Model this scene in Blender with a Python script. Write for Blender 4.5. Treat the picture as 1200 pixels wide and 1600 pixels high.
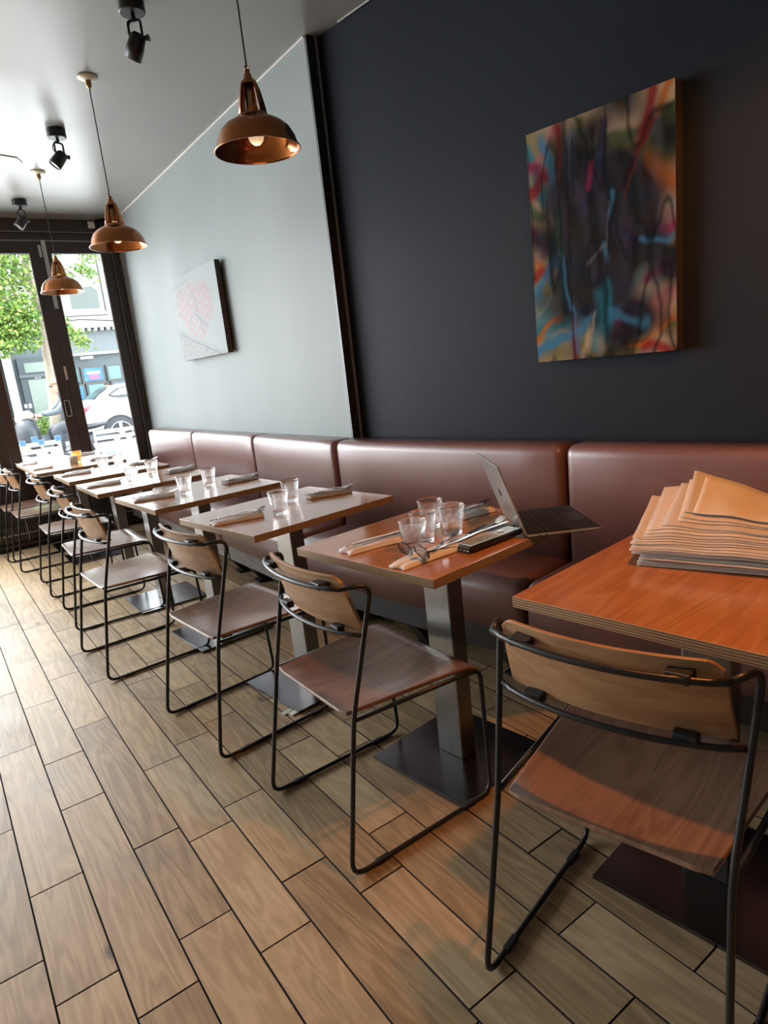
import bpy, bmesh, math, random
from math import sin, cos, pi, radians, sqrt, exp
from mathutils import Vector, Matrix

for o in list(bpy.data.objects): bpy.data.objects.remove(o)
S = bpy.context.scene
COL = S.collection

# ------------------------------------------------------------------ camera
cd = bpy.data.cameras.new('camera'); cam = bpy.data.objects.new('camera', cd); COL.objects.link(cam)
F, YAW, PITCH, ROLL = 1017.05, radians(34.344), radians(12.872), radians(6.347)
cd.sensor_fit = 'VERTICAL'; cd.sensor_height = 32.0; cd.lens = F/1600*32.0
cd.clip_start = 0.05; cd.clip_end = 200
fwd = Vector((sin(YAW)*cos(PITCH), cos(YAW)*cos(PITCH), -sin(PITCH)))
r0 = Vector((cos(YAW), -sin(YAW), 0)); d0 = fwd.cross(r0)
rt = cos(ROLL)*r0 + sin(ROLL)*d0; dn = -sin(ROLL)*r0 + cos(ROLL)*d0
cam.matrix_world = Matrix(((rt.x, -dn.x, -fwd.x, 0), (rt.y, -dn.y, -fwd.y, 0), (rt.z, -dn.z, -fwd.z, 1.265), (0, 0, 0, 1)))
S.camera = cam

# ------------------------------------------------------------------ view, world, sun, fill lamps
S.view_settings.view_transform = 'Standard'; S.view_settings.look = 'None'
S.view_settings.gamma = 1; S.view_settings.use_curve_mapping = False
S.view_settings.exposure = 0.35
S.cycles.max_bounces = 10; S.cycles.diffuse_bounces = 5; S.cycles.glossy_bounces = 5
S.cycles.transmission_bounces = 10; S.cycles.transparent_max_bounces = 12
S.cycles.sample_clamp_indirect = 8
W = bpy.data.worlds.new('sky'); S.world = W; W.use_nodes = True
wn = W.node_tree; wn.nodes.clear()
wo = wn.nodes.new('ShaderNodeOutputWorld'); bg = wn.nodes.new('ShaderNodeBackground')
sky = wn.nodes.new('ShaderNodeTexSky'); sky.sky_type = 'PREETHAM'; sky.turbidity = 6
sky.sun_direction = Vector((-4.0, 2.5, 7.0)).normalized()
mx = wn.nodes.new('ShaderNodeMixRGB'); mx.inputs[0].default_value = 0.75; mx.inputs[2].default_value = (0.90, 0.97, 1.0, 1)
wn.links.new(sky.outputs[0], mx.inputs[1]); wn.links.new(mx.outputs[0], bg.inputs[0]); wn.links.new(bg.outputs[0], wo.inputs[0])
bg.inputs[1].default_value = 7.5

def light(name, kind, loc, energy, color, aim=None, **kw):
    l = bpy.data.lights.new(name, kind); l.energy = energy; l.color = color
    for k, v in kw.items(): setattr(l, k, v)
    o = bpy.data.objects.new(name, l); o.location = loc
    if aim is not None: o.rotation_euler = (Vector(aim)-Vector(loc)).to_track_quat('-Z', 'Y').to_euler()
    COL.objects.link(o); return o
SUN = light('sun', 'SUN', (-6, 8, 9), 15.0, (1.0, 0.93, 0.80), aim=(-6+4.0, 8-2.5, 9-7.0), angle=0.01)
# area lamps added just inside the window front to strengthen the daylight
FILL = light('window_fill_light', 'AREA', (-2.45, 6.40, 1.62), 365, (0.93, 0.97, 1.0), aim=(-2.45, 0, 1.0), shape='RECTANGLE', size=5.5, size_y=1.8)
FILL2 = light('window_fill_light', 'AREA', (1.0, 6.40, 1.62), 23, (0.93, 0.98, 1.0), aim=(1.0, 0, 1.0), shape='RECTANGLE', size=1.4, size_y=1.8)
# unseen lamp added as dim fill for the rest of the dining room
ROOM = light('room_fill_light', 'AREA', (-1.6, -0.6, 2.6), 1.2, (1.0, 0.86, 0.68), aim=(-1.4, 0.2, 0), shape='RECTANGLE', size=1.8, size_y=1.8)

# ------------------------------------------------------------------ helpers
def link(o, parent=None):
    COL.objects.link(o)
    if parent is not None: o.parent = parent
    return o
def obj(name, bm, mat, parent=None, smooth=False, bevel=0, seg=2):
    me = bpy.data.meshes.new(name); bm.normal_update(); bm.to_mesh(me); bm.free()
    if smooth:
        for p in me.polygons: p.use_smooth = True
    for m in (mat if isinstance(mat, (list, tuple)) else [mat]): me.materials.append(m)
    o = bpy.data.objects.new(name, me)
    if bevel:
        b = o.modifiers.new('b', 'BEVEL'); b.width = bevel; b.segments = seg; b.limit_method = 'ANGLE'
    return link(o, parent)
def thing(name, label, cat, loc=(0, 0, 0), rz=0, group=None, rot=None):
    o = bpy.data.objects.new(name, None); o.empty_display_size = .05
    o.location = loc; o.rotation_euler = rot if rot else (0, 0, rz)
    COL.objects.link(o); return tag(o, label, cat, group)
def tag(o, label, cat, group=None):
    o['label'] = label; o['category'] = cat
    if group: o['group'] = group
    return o
def struct(name, bm, mat, parent=None, **k):
    o = obj(name, bm, mat, parent, **k)
    if parent is None: o['kind'] = 'structure'
    return o
def kids(o): return [c for c in bpy.data.objects if c.parent == o]
def dup(root, loc, rz, label, group=None, rot=None):
    m = {}
    r = root.copy(); COL.objects.link(r); r.location = loc; r.rotation_euler = rot if rot else (0, 0, rz)
    r['label'] = label
    if group: r['group'] = group
    for ch in kids(root):
        if ch == r: continue
        c = ch.copy(); COL.objects.link(c); c.parent = r
        for g in kids(ch):
            d = g.copy(); COL.objects.link(d); d.parent = c
    return r
def box(bm, lo, hi, mi=0, M=None):
    x0, y0, z0 = lo; x1, y1, z1 = hi
    v = [bm.verts.new(p) for p in ((x0,y0,z0),(x1,y0,z0),(x1,y1,z0),(x0,y1,z0),(x0,y0,z1),(x1,y0,z1),(x1,y1,z1),(x0,y1,z1))]
    if M is not None:
        for q in v: q.co = M @ q.co
    for f in ((0,3,2,1),(4,5,6,7),(0,1,5,4),(1,2,6,5),(2,3,7,6),(3,0,4,7)):
        fc = bm.faces.new([v[i] for i in f]); fc.material_index = mi
    return bm
def B(lo, hi, **k): return box(bmesh.new(), lo, hi, **k)
def tube(bm, pts, r, n=8, cap=True, closed=False):
    pts = [Vector(p) for p in pts]; N = len(pts); rings = []; prev = None
    for i, p in enumerate(pts):
        if closed: t = (pts[(i+1) % N]-pts[i-1]).normalized()
        else: t = (pts[min(i+1, N-1)]-pts[max(i-1, 0)]).normalized()
        if prev is None:
            a = Vector((0, 0, 1)) if abs(t.z) < .9 else Vector((1, 0, 0))
            u = t.cross(a).normalized()
        else:
            u = (prev-t*prev.dot(t)); u = u.normalized() if u.length > 1e-6 else t.orthogonal().normalized()
        prev = u; w = t.cross(u); rr = r[i] if isinstance(r, (list, tuple)) else r
        rings.append([bm.verts.new(p+u*cos(2*pi*k/n)*rr+w*sin(2*pi*k/n)*rr) for k in range(n)])
    for i in range(N if closed else N-1):
        A, C = rings[i], rings[(i+1) % N]
        for k in range(n): bm.faces.new((A[k], A[(k+1) % n], C[(k+1) % n], C[k]))
    if cap and not closed:
        bm.faces.new(rings[0][::-1]); bm.faces.new(rings[-1])
    return bm
def fillet(pts, rad, n=5):
    pts = [Vector(p) for p in pts]; out = [pts[0]]
    for i in range(1, len(pts)-1):
        a, b, c = pts[i-1], pts[i], pts[i+1]; r = rad[i-1] if isinstance(rad, (list, tuple)) else rad
        d1 = (a-b); d2 = (c-b); r1 = min(r, d1.length*.49); r2 = min(r, d2.length*.49)
        p1 = b+d1.normalized()*r1; p2 = b+d2.normalized()*r2
        for k in range(n+1):
            t = k/n; out.append((1-t)**2*p1+2*t*(1-t)*b+t*t*p2)
    out.append(pts[-1]); return out
def lathe(bm, prof, n=32, c=(0, 0, 0), a0=0, a1=2*pi, mod=None):
    full = abs(a1-a0-2*pi) < 1e-6; rings = []; m = n if full else n+1
    for r, z in prof:
        ring = []
        for k in range(m):
            a = a0+(a1-a0)*k/n; rr = r*(mod(a, z) if mod else 1)
            ring.append(bm.verts.new((c[0]+rr*cos(a), c[1]+rr*sin(a), c[2]+z)))
        rings.append(ring)
    for i in range(len(rings)-1):
        A, C = rings[i], rings[i+1]
        for k in range(n):
            j = (k+1) % m
            try: bm.faces.new((A[k], A[j], C[j], C[k]))
            except ValueError: pass
    return bm
def grid(bm, nu, nv, fn, thick=None):
    def sheet(off):
        return [[bm.verts.new(fn(i/nu, j/nv, off)) for j in range(nv+1)] for i in range(nu+1)]
    T = sheet(1)
    for i in range(nu):
        for j in range(nv): bm.faces.new((T[i][j], T[i+1][j], T[i+1][j+1], T[i][j+1]))
    if thick:
        U = sheet(0)
        for i in range(nu):
            for j in range(nv): bm.faces.new((U[i][j], U[i][j+1], U[i+1][j+1], U[i+1][j]))
        for i in range(nu):
            bm.faces.new((T[i][0], U[i][0], U[i+1][0], T[i+1][0])); bm.faces.new((T[i][nv], T[i+1][nv], U[i+1][nv], U[i][nv]))
        for j in range(nv):
            bm.faces.new((T[0][j], T[0][j+1], U[0][j+1], U[0][j])); bm.faces.new((T[nu][j], U[nu][j], U[nu][j+1], T[nu][j+1]))
    return bm
def extrude_poly(bm, pts, z0, z1, mi=0):
    a = [bm.verts.new((x, y, z0)) for x, y in pts]; b = [bm.verts.new((x, y, z1)) for x, y in pts]
    bm.faces.new(a[::-1]).material_index = mi; bm.faces.new(b).material_index = mi
    for i in range(len(pts)):
        j = (i+1) % len(pts); bm.faces.new((a[i], a[j], b[j], b[i])).material_index = mi
    return bm
def xform(bm, M):
    bmesh.ops.transform(bm, matrix=M, verts=bm.verts); return bm

# ------------------------------------------------------------------ materials
def mat(name, col, rough=.5, metal=0, spec=.5, coat=0, emis=None, es=0, noise=None, bump=None, trans=0, ior=1.45):
    m = bpy.data.materials.new(name); m.use_nodes = True; nt = m.node_tree; b = nt.nodes['Principled BSDF']
    b.inputs['Base Color'].default_value = (*col, 1); b.inputs['Roughness'].default_value = rough
    b.inputs['Metallic'].default_value = metal; b.inputs['Specular IOR Level'].default_value = spec
    b.inputs['Coat Roughness'].default_value = .38; b.inputs['Coat Weight'].default_value = coat; b.inputs['Transmission Weight'].default_value = trans; b.inputs['IOR'].default_value = ior
    if emis: b.inputs['Emission Color'].default_value = (*emis, 1); b.inputs['Emission Strength'].default_value = es
    if noise or bump:
        tc = nt.nodes.new('ShaderNodeTexCoord')
    if noise:   # (scale, col2, amount, stretch)
        mp = nt.nodes.new('ShaderNodeMapping'); mp.inputs['Scale'].default_value = noise[3] if len(noise) > 3 else (1, 1, 1)
        nz = nt.nodes.new('ShaderNodeTexNoise'); nz.inputs['Scale'].default_value = noise[0]; nz.inputs['Detail'].default_value = 6
        mxn = nt.nodes.new('ShaderNodeMixRGB'); mxn.inputs[1].default_value = (*col, 1); mxn.inputs[2].default_value = (*noise[1], 1)
        rp = nt.nodes.new('ShaderNodeValToRGB'); rp.color_ramp.elements[0].position = .5-noise[2]/2; rp.color_ramp.elements[1].position = .5+noise[2]/2
        nt.links.new(tc.outputs['Object'], mp.inputs[0]); nt.links.new(mp.outputs[0], nz.inputs[0]); nt.links.new(nz.outputs[0], rp.inputs[0])
        nt.links.new(rp.outputs[0], mxn.inputs[0]); nt.links.new(mxn.outputs[0], b.inputs['Base Color'])
    if bump:    # (scale, strength, dist)
        nb = nt.nodes.new('ShaderNodeTexNoise'); nb.inputs['Scale'].default_value = bump[0]; nb.inputs['Detail'].default_value = 4
        bp = nt.nodes.new('ShaderNodeBump'); bp.inputs['Strength'].default_value = bump[1]; bp.inputs['Distance'].default_value = bump[2]
        nt.links.new(tc.outputs['Object'], nb.inputs[0]); nt.links.new(nb.outputs[0], bp.inputs['Height']); nt.links.new(bp.outputs[0], b.inputs['Normal'])
    return m
def wood(name, dark, mid, light_, rough=.35, along='Y', scale=1.0, knots=False, vary=.25, coat=0, bump=.15, spec=.5, island=False, crough=.12):
    m = bpy.data.materials.new(name); m.use_nodes = True; nt = m.node_tree; N = nt.nodes.new; L = nt.links.new
    b = nt.nodes['Principled BSDF']; b.inputs['Roughness'].default_value = rough; b.inputs['Coat Weight'].default_value = coat
    b.inputs['Specular IOR Level'].default_value = spec; b.inputs['Coat Roughness'].default_value = crough
    tc = N('ShaderNodeTexCoord'); oi = N('ShaderNodeObjectInfo')
    if island: rnd = N('ShaderNodeNewGeometry').outputs['Random Per Island']
    else: rnd = oi.outputs['Random']
    off = N('ShaderNodeMath'); off.operation = 'MULTIPLY'; off.inputs[1].default_value = 37.0; L(rnd, off.inputs[0])
    ad = N('ShaderNodeVectorMath'); ad.operation = 'ADD'; L(tc.outputs['Object'], ad.inputs[0]); L(off.outputs[0], ad.inputs[1])
    s = {'X': (1.2, 11, 11), 'Y': (11, 1.2, 11), 'Z': (11, 11, 1.2)}[along]
    mp = N('ShaderNodeMapping'); mp.inputs['Scale'].default_value = tuple(q*scale for q in s); L(ad.outputs[0], mp.inputs[0])
    n1 = N('ShaderNodeTexNoise'); n1.inputs['Scale'].default_value = 1.1; n1.inputs['Detail'].default_value = 3; n1.inputs['Distortion'].default_value = .6; L(mp.outputs[0], n1.inputs[0])
    w = N('ShaderNodeMath'); w.operation = 'MULTIPLY'; w.inputs[1].default_value = 52; L(n1.outputs[0], w.inputs[0])
    sn = N('ShaderNodeMath'); sn.operation = 'SINE'; L(w.outputs[0], sn.inputs[0])
    fs = {'X': (3, 160, 160), 'Y': (160, 3, 160), 'Z': (160, 160, 3)}[along]
    mp2 = N('ShaderNodeMapping'); mp2.inputs['Scale'].default_value = fs; L(ad.outputs[0], mp2.inputs[0])
    n2 = N('ShaderNodeTexNoise'); n2.inputs['Scale'].default_value = 1; n2.inputs['Detail'].default_value = 5; L(mp2.outputs[0], n2.inputs[0])
    n3 = N('ShaderNodeTexNoise'); n3.inputs['Scale'].default_value = 5; n3.inputs['Detail'].default_value = 4; L(ad.outputs[0], n3.inputs[0])
    def ma(op, a, bb, c=None):
        q = N('ShaderNodeMath'); q.operation = op
        for i, v in enumerate((a, bb, c)):
            if v is None: continue
            if isinstance(v, (int, float)): q.inputs[i].default_value = v
            else: L(v, q.inputs[i])
        return q.outputs[0]
    g = ma('MULTIPLY_ADD', sn.outputs[0], .13, .5)
    g = ma('ADD', g, ma('MULTIPLY', ma('SUBTRACT', n2.outputs[0], .5), .55))
    g = ma('ADD', g, ma('MULTIPLY', ma('SUBTRACT', n3.outputs[0], .5), .45))
    g = ma('ADD', g, ma('MULTIPLY', ma('SUBTRACT', rnd, .5), vary*1.6))
    rp = N('ShaderNodeValToRGB'); e = rp.color_ramp.elements; e[0].position = .12; e[0].color = (*dark, 1); e[1].position = .9; e[1].color = (*light_, 1)
    q = e.new(.5); q.color = (*mid, 1); L(g, rp.inputs[0]); out = rp.outputs[0]
    if knots:
        vs = N('ShaderNodeMapping'); vs.inputs['Scale'].default_value = (5, 2.2, 5); L(ad.outputs[0], vs.inputs[0])
        vo = N('ShaderNodeTexVoronoi'); vo.inputs['Scale'].default_value = 1; L(vs.outputs[0], vo.inputs[0])
        nd = N('ShaderNodeTexNoise'); nd.inputs['Scale'].default_value = 40; L(ad.outputs[0], nd.inputs[0])
        dd = ma('ADD', vo.outputs['Distance'], ma('MULTIPLY', ma('SUBTRACT', nd.outputs[0], .5), .09))
        r2 = N('ShaderNodeValToRGB'); r2.color_ramp.elements[0].position = .03; r2.color_ramp.elements[0].color = (1, 1, 1, 1)
        r2.color_ramp.elements[1].position = .10; r2.color_ramp.elements[1].color = (0, 0, 0, 1); L(dd, r2.inputs[0])
        pick = ma('GREATER_THAN', N_sep(nt, vo.outputs['Color']), .45)
        mk = N('ShaderNodeMixRGB'); mk.inputs[2].default_value = (.06, .045, .035, 1); L(ma('MULTIPLY', ma('MULTIPLY', r2.outputs[0], pick), .8), mk.inputs[0]); L(out, mk.inputs[1]); out = mk.outputs[0]
        # grey wear
        n4 = N('ShaderNodeTexNoise'); n4.inputs['Scale'].default_value = 3.3; n4.inputs['Detail'].default_value = 5; L(tc.outputs['Object'], n4.inputs[0])
        r4 = N('ShaderNodeValToRGB'); r4.color_ramp.elements[0].position = .55; r4.color_ramp.elements[1].position = .78; L(n4.outputs[0], r4.inputs[0])
        m4 = N('ShaderNodeMixRGB'); m4.inputs[2].default_value = (.13, .11, .09, 1); L(ma('MULTIPLY', r4.outputs[0], .55), m4.inputs[0]); L(out, m4.inputs[1]); out = m4.outputs[0]
    L(out, b.inputs['Base Color'])
    if bump:
        bp = N('ShaderNodeBump'); bp.inputs['Strength'].default_value = bump; bp.inputs['Distance'].default_value = .002; L(g, bp.inputs['Height']); L(bp.outputs[0], b.inputs['Normal'])
    rr = ma('MULTIPLY_ADD', n3.outputs[0], .22, rough-.10); L(rr, b.inputs['Roughness'])
    return m
def N_sep(nt, sock):
    s = nt.nodes.new('ShaderNodeSeparateColor'); nt.links.new(sock, s.inputs[0]); return s.outputs[0]
def vcol_mat(name, rough=.5, spec=.5, bump=0):
    m = mat(name, (1, 1, 1), rough, spec=spec, bump=(300, bump, .001) if bump else None); nt = m.node_tree
    a = nt.nodes.new('ShaderNodeVertexColor'); a.layer_name = 'Col'; nt.links.new(a.outputs[0], nt.nodes['Principled BSDF'].inputs['Base Color']); return m
def ply_edge(name, c1, c2, freq=900):
    m = mat(name, c1, .5); nt = m.node_tree; tc = nt.nodes.new('ShaderNodeTexCoord'); sp = nt.nodes.new('ShaderNodeSeparateXYZ')
    mu = nt.nodes.new('ShaderNodeMath'); mu.operation = 'MULTIPLY'; mu.inputs[1].default_value = freq
    sn = nt.nodes.new('ShaderNodeMath'); sn.operation = 'SINE'; rp = nt.nodes.new('ShaderNodeValToRGB')
    rp.color_ramp.elements[0].position = .35; rp.color_ramp.elements[0].color = (*c2, 1); rp.color_ramp.elements[1].position = .65; rp.color_ramp.elements[1].color = (*c1, 1)
    ma = nt.nodes.new('ShaderNodeMath'); ma.operation = 'MULTIPLY_ADD'; ma.inputs[1].default_value = .5; ma.inputs[2].default_value = .5
    nt.links.new(tc.outputs['Object'], sp.inputs[0]); nt.links.new(sp.outputs[2], mu.inputs[0]); nt.links.new(mu.outputs[0], sn.inputs[0])
    nt.links.new(sn.outputs[0], ma.inputs[0]); nt.links.new(ma.outputs[0], rp.inputs[0]); nt.links.new(rp.outputs[0], nt.nodes['Principled BSDF'].inputs['Base Color'])
    return m
def pane_mat(name, tint=(1, 1, 1), refl=.07):
    m = bpy.data.materials.new(name); m.use_nodes = True; nt = m.node_tree; nt.nodes.clear(); N = nt.nodes.new
    o = N('ShaderNodeOutputMaterial'); t = N('ShaderNodeBsdfTransparent'); t.inputs[0].default_value = (*tint, 1)
    g = N('ShaderNodeBsdfGlossy'); g.inputs['Roughness'].default_value = .02; x = N('ShaderNodeMixShader')
    fr = N('ShaderNodeFresnel'); fr.inputs[0].default_value = 1.45
    nt.links.new(fr.outputs[0], x.inputs[0]); nt.links.new(t.outputs[0], x.inputs[1]); nt.links.new(g.outputs[0], x.inputs[2]); nt.links.new(x.outputs[0], o.inputs[0]); return m

M_plank = wood('oak_floorboards', (.24, .165, .09), (.39, .275, .155), (.52, .385, .235), rough=.47, knots=True, vary=.30, bump=.25, spec=.30)
M_plankS = wood('oak_floorboards_far', (.24, .165, .09), (.39, .275, .155), (.52, .385, .235), rough=.47, knots=True, vary=.30, bump=.25, spec=.30, island=True)
M_joint = mat('floor_joint_dark', (.02, .015, .01), .9)
M_tabletop = wood('cherry_veneer_top', (.30, .105, .028), (.42, .155, .045), (.52, .22, .075), rough=.20, along='X', scale=.7, vary=.12, bump=.04, coat=.7)
M_tabedge = ply_edge('plywood_edge', (.40, .26, .13), (.14, .075, .035), 1100)
M_seatwood = wood('walnut_ply', (.13, .068, .042), (.22, .122, .078), (.30, .18, .12), rough=.30, along='X', scale=.8, vary=.2, bump=.06, coat=.9, crough=.25)
M_backwood = wood('walnut_ply_back', (.22, .11, .048), (.32, .175, .083), (.42, .245, .13), rough=.38, along='Y', scale=.8, vary=.2, bump=.06)
M_black = mat('black_powder_coat', (.012, .012, .013), .38, spec=.5)
M_glide = mat('black_plastic_glide', (.01, .01, .01), .5)
M_column = mat('brushed_steel_column', (.34, .33, .31), .32, metal=1, noise=(1, (.22, .21, .20), .8, (300, 300, 4)))
M_plate = mat('steel_base_plate', (.20, .20, .21), .22, metal=1, noise=(9, (.10, .10, .11), .8))
M_leather = mat('oxblood_leather', (.155, .062, .052), .36, spec=.7, coat=.65, noise=(7, (.19, .088, .076), .9), bump=(160, .25, .002))
M_apron = wood('grey_oak_apron', (.10, .09, .08), (.17, .15, .135), (.26, .24, .21), rough=.5, along='Y', vary=.1)
M_darkleg = mat('dark_stained_leg', (.02, .016, .014), .5)
M_navy = mat('navy_black_wall_paint', (.012, .0155, .022), .55, spec=.14, noise=(2.2, (.016, .020, .028), .9, (1, 1, .35)), bump=(24, .12, .01))
M_grey = mat('slate_wall_paint', (.21, .24, .24), .55, spec=.35, noise=(2.0, (.26, .29, .285), .9, (1, 1, .35)), bump=(22, .10, .01))
M_ceil = mat('ceiling_paint', (.19, .19, .178), .34, spec=1.0, coat=.3, noise=(1.3, (.22, .22, .208), .9), bump=(14, .04, .01))
M_frame = mat('brown_window_frame_paint', (.045, .032, .028), .38)
M_frameline = mat('frame_bead_pale', (.20, .18, .17), .45)
M_pane = pane_mat('window_glass')
M_steel = mat('brushed_hardware', (.55, .50, .46), .30, metal=1)
M_copper = mat('copper_spun', (.50, .205, .08), .19, metal=1, noise=(6, (.33, .13, .05), .8))
M_cord = mat('braided_flex', (.02, .017, .015), .7, bump=(900, .5, .002))
M_rose = mat('cream_ceramic', (.72, .66, .52), .35)
M_brass = mat('aged_brass', (.38, .25, .12), .3, metal=1)
M_bulb = mat('lit_bulb_glass', (.9, .87, .83), .25, emis=(1.0, .70, .42), es=.45)
M_linen = mat('striped_linen', (.74, .69, .66), .85, noise=(30, (.62, .56, .54), .8), bump=(500, .3, .001))
M_linenD = mat('grey_linen', (.42, .38, .36), .85, noise=(30, (.33, .30, .29), .8), bump=(500, .3, .001))
M_cut = mat('polished_cutlery', (.72, .70, .67), .13, metal=1)
def tumbler_mat():
    m = bpy.data.materials.new('tumbler_glass'); m.use_nodes = True; nt = m.node_tree; nt.nodes.clear(); N = nt.nodes.new
    o = N('ShaderNodeOutputMaterial'); g = N('ShaderNodeBsdfGlass'); g.inputs['IOR'].default_value = 1.47; g.inputs['Roughness'].default_value = .0
    t = N('ShaderNodeBsdfTransparent'); x = N('ShaderNodeMixShader'); x.inputs[0].default_value = .62
    nt.links.new(t.outputs[0], x.inputs[1]); nt.links.new(g.outputs[0], x.inputs[2]); nt.links.new(x.outputs[0], o.inputs[0]); return m
M_glass = tumbler_mat()
M_amber = mat('amber_glass', (.95, .60, .25), .05, trans=.85)
M_frost = mat('frosted_votive_glass', (.85, .80, .72), .35, trans=.4)
M_white = mat('white_paint', (.80, .80, .78), .4)

random.seed(7)
HC, YW, XW = 2.765, 6.5, 1.83
T8 = radians(8.0); BEND = Vector((XW, 2.90, 0))
def near(x, y, z=0):     # room coordinates carried round the bend in the wall
    d = Vector((x, y, 0))-BEND; c, s = cos(T8), sin(T8)
    return Vector((BEND.x+c*d.x-s*d.y, BEND.y+s*d.x+c*d.y, z))

# ------------------------------------------------------------------ floor
fl = struct('floor', B((-8.0, -2.2, -.06), (3.0, 6.55, -.008)), M_joint)
joints = {-1: [2.153], 0: [2.656, 1.798, 1.407, 3.245], 1: [2.137, 1.257, 4.278, 3.591, 3.012], 2: [1.786, 1.391, 2.656, 4.125, 3.241],
          3: [2.16, 1.227, 4.306, 3.916, 3.046], 4: [1.775, 1.382], 5: [1.215, .823, 3.913], 6: [1.372, .63], 7: [.82], 8: [1.027, .585]}
PW = .1327; rest = bmesh.new()
def plank_bm(bm, x0, y0, x1, y1):
    g = .0011; h = random.uniform(-.0006, .0006)
    a = [(x0+g, y0+g), (x1-g, y0+g), (x1-g, y1-g), (x0+g, y1-g)]
    lo = [bm.verts.new((x, y, -.008)) for x, y in a]; mid = [bm.verts.new((x, y, h-.001)) for x, y in a]
    i = .0012; b_ = [(x0+g+i, y0+g+i), (x1-g-i, y0+g+i), (x1-g-i, y1-g-i), (x0+g+i, y1-g-i)]
    top = [bm.verts.new((x, y, h)) for x, y in b_]
    bm.faces.new(top)
    for k in range(4):
        j = (k+1) % 4; bm.faces.new((lo[k], lo[j], mid[j], mid[k])).material_index = 1; bm.faces.new((mid[k], mid[j], top[j], top[k])).material_index = 1
    return bm
for k in range(-60, 23):
    x0 = -.03+k*PW; x1 = x0+PW
    if x0 < -7.95 or x1 > 3.0: continue
    js = sorted(joints.get(k, []))
    ys = [-2.2]; 
    while ys[-1] < 6.5:
        nx = ys[-1]+random.choice((.42, .55, .7, .86, .38))*random.uniform(.9, 1.1)
        ys.append(min(nx, 6.5))
    if js: ys = sorted([y for y in ys if all(abs(y-j) > .30 for j in js) and not (js[0] < y < js[-1] and (js[-1]-js[0]) < 3.0)]+js)
    if ys[-1] < 6.5: ys.append(6.5)
    if ys[0] > -2.2: ys.insert(0, -2.2)
    for a, b in zip(ys[:-1], ys[1:]):
        if b-a < .02: continue
        if -3 <= k <= 14 and b > .35: obj('plank', plank_bm(bmesh.new(), x0, a, x1, b), [M_plank, M_joint], fl)
        else: plank_bm(rest, x0, a, x1, b)
ro = obj('outer_planks', rest, [M_plankS, M_joint], fl); ro['kind'] = 'stuff'

# ------------------------------------------------------------------ shell
struct('ceiling', B((-8.0, -2.2, HC), (3.2, 6.9, HC+.1)), M_ceil)
struct('wall_right_far', B((XW, 2.90, 0), (XW+.25, 6.62, HC)), M_grey)
bm = bmesh.new()
n0, n1 = near(XW+.06, 2.90), near(XW+.06, -2.6); n2, n3 = near(XW+.3, -2.6), near(XW+.3, 2.93)
extrude_poly(bm, [(n0.x, n0.y+.02), (n3.x, n3.y), (n2.x, n2.y), (n1.x, n1.y)], 0, HC)
struct('wall_right_near', bm, M_navy)
struct('wall_left', B((-8.1, -2.2, 0), (-8.0, 6.6, HC)), mat('left_wall_paint', (.20, .19, .18), .5))
struct('wall_back', B((-8.0, -2.3, 0), (3.0, -2.2, HC)), mat('back_wall_paint', (.10, .09, .085), .5))
# pilaster return: its shade coloured in black; slim trunking with a pale arris
bm = bmesh.new(); box(bm, (XW-.001, 2.884, 0), (XW+.07, 2.90, HC)); struct('trim_1', bm, mat('return_face_shade', (.012, .012, .014), .4))
bm = bmesh.new(); box(bm, (XW+.045, 2.868, .4), (XW+.0490, 2.884, HC)); struct('trim_2', bm, mat('pale_arris', (.15, .155, .16), .45))
# pale caulk line where far wall meets ceiling
struct('trim_3', B((XW-.006, 2.90, HC-.007), (XW+.001, 6.45, HC+.0)), mat('pale_caulk', (.62, .60, .56), .5))
c0, c1 = near(XW+.053, 2.72), near(XW+.053, -1.0)
bm = tube(bmesh.new(), [(c0.x, c0.y, HC-.002), (c1.x, c1.y, HC-.002)], .0035, 4); struct('trim_4', bm, mat('pale_caulk_dim', (.40, .39, .37), .5))

# ------------------------------------------------------------------ window front
ZG0, ZG1, ZT = .60, 2.494, 2.598
bm = bmesh.new(); box(bm, (-8.0, YW, ZT), (XW, YW+.14, HC)); box(bm, (-8.0, YW-.035, ZT+.064), (XW, YW, HC)); struct('wall_front', bm, M_frame, bevel=.004)
struct('trim_5', B((-8.0, YW-.041, ZT+.060), (XW, YW-.035, ZT+.066)), M_frameline)
struct('trim_6', B((-8.0, YW-.006, ZT-.004), (XW, YW, ZT+.004)), M_frameline)
bm = bmesh.new(); box(bm, (1.762, YW-.01, 0), (1.80, YW+.1, ZT)); box(bm, (1.804, YW-.03, 0), (XW, YW+.1, ZT)); struct('trim_7', bm, M_frame, bevel=.003)
bm = bmesh.new()
for x in (1.766, 1.786, 1.802): box(bm, (x, YW-.034, .0), (x+.0025, YW-.009, ZT))
struct('trim_8', bm, M_frameline)
LEAVES = [(1.178, 1.760), (.595, 1.175)] + [(.595-.583*(i+1), .592-.583*i) for i in range(14)]
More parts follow.
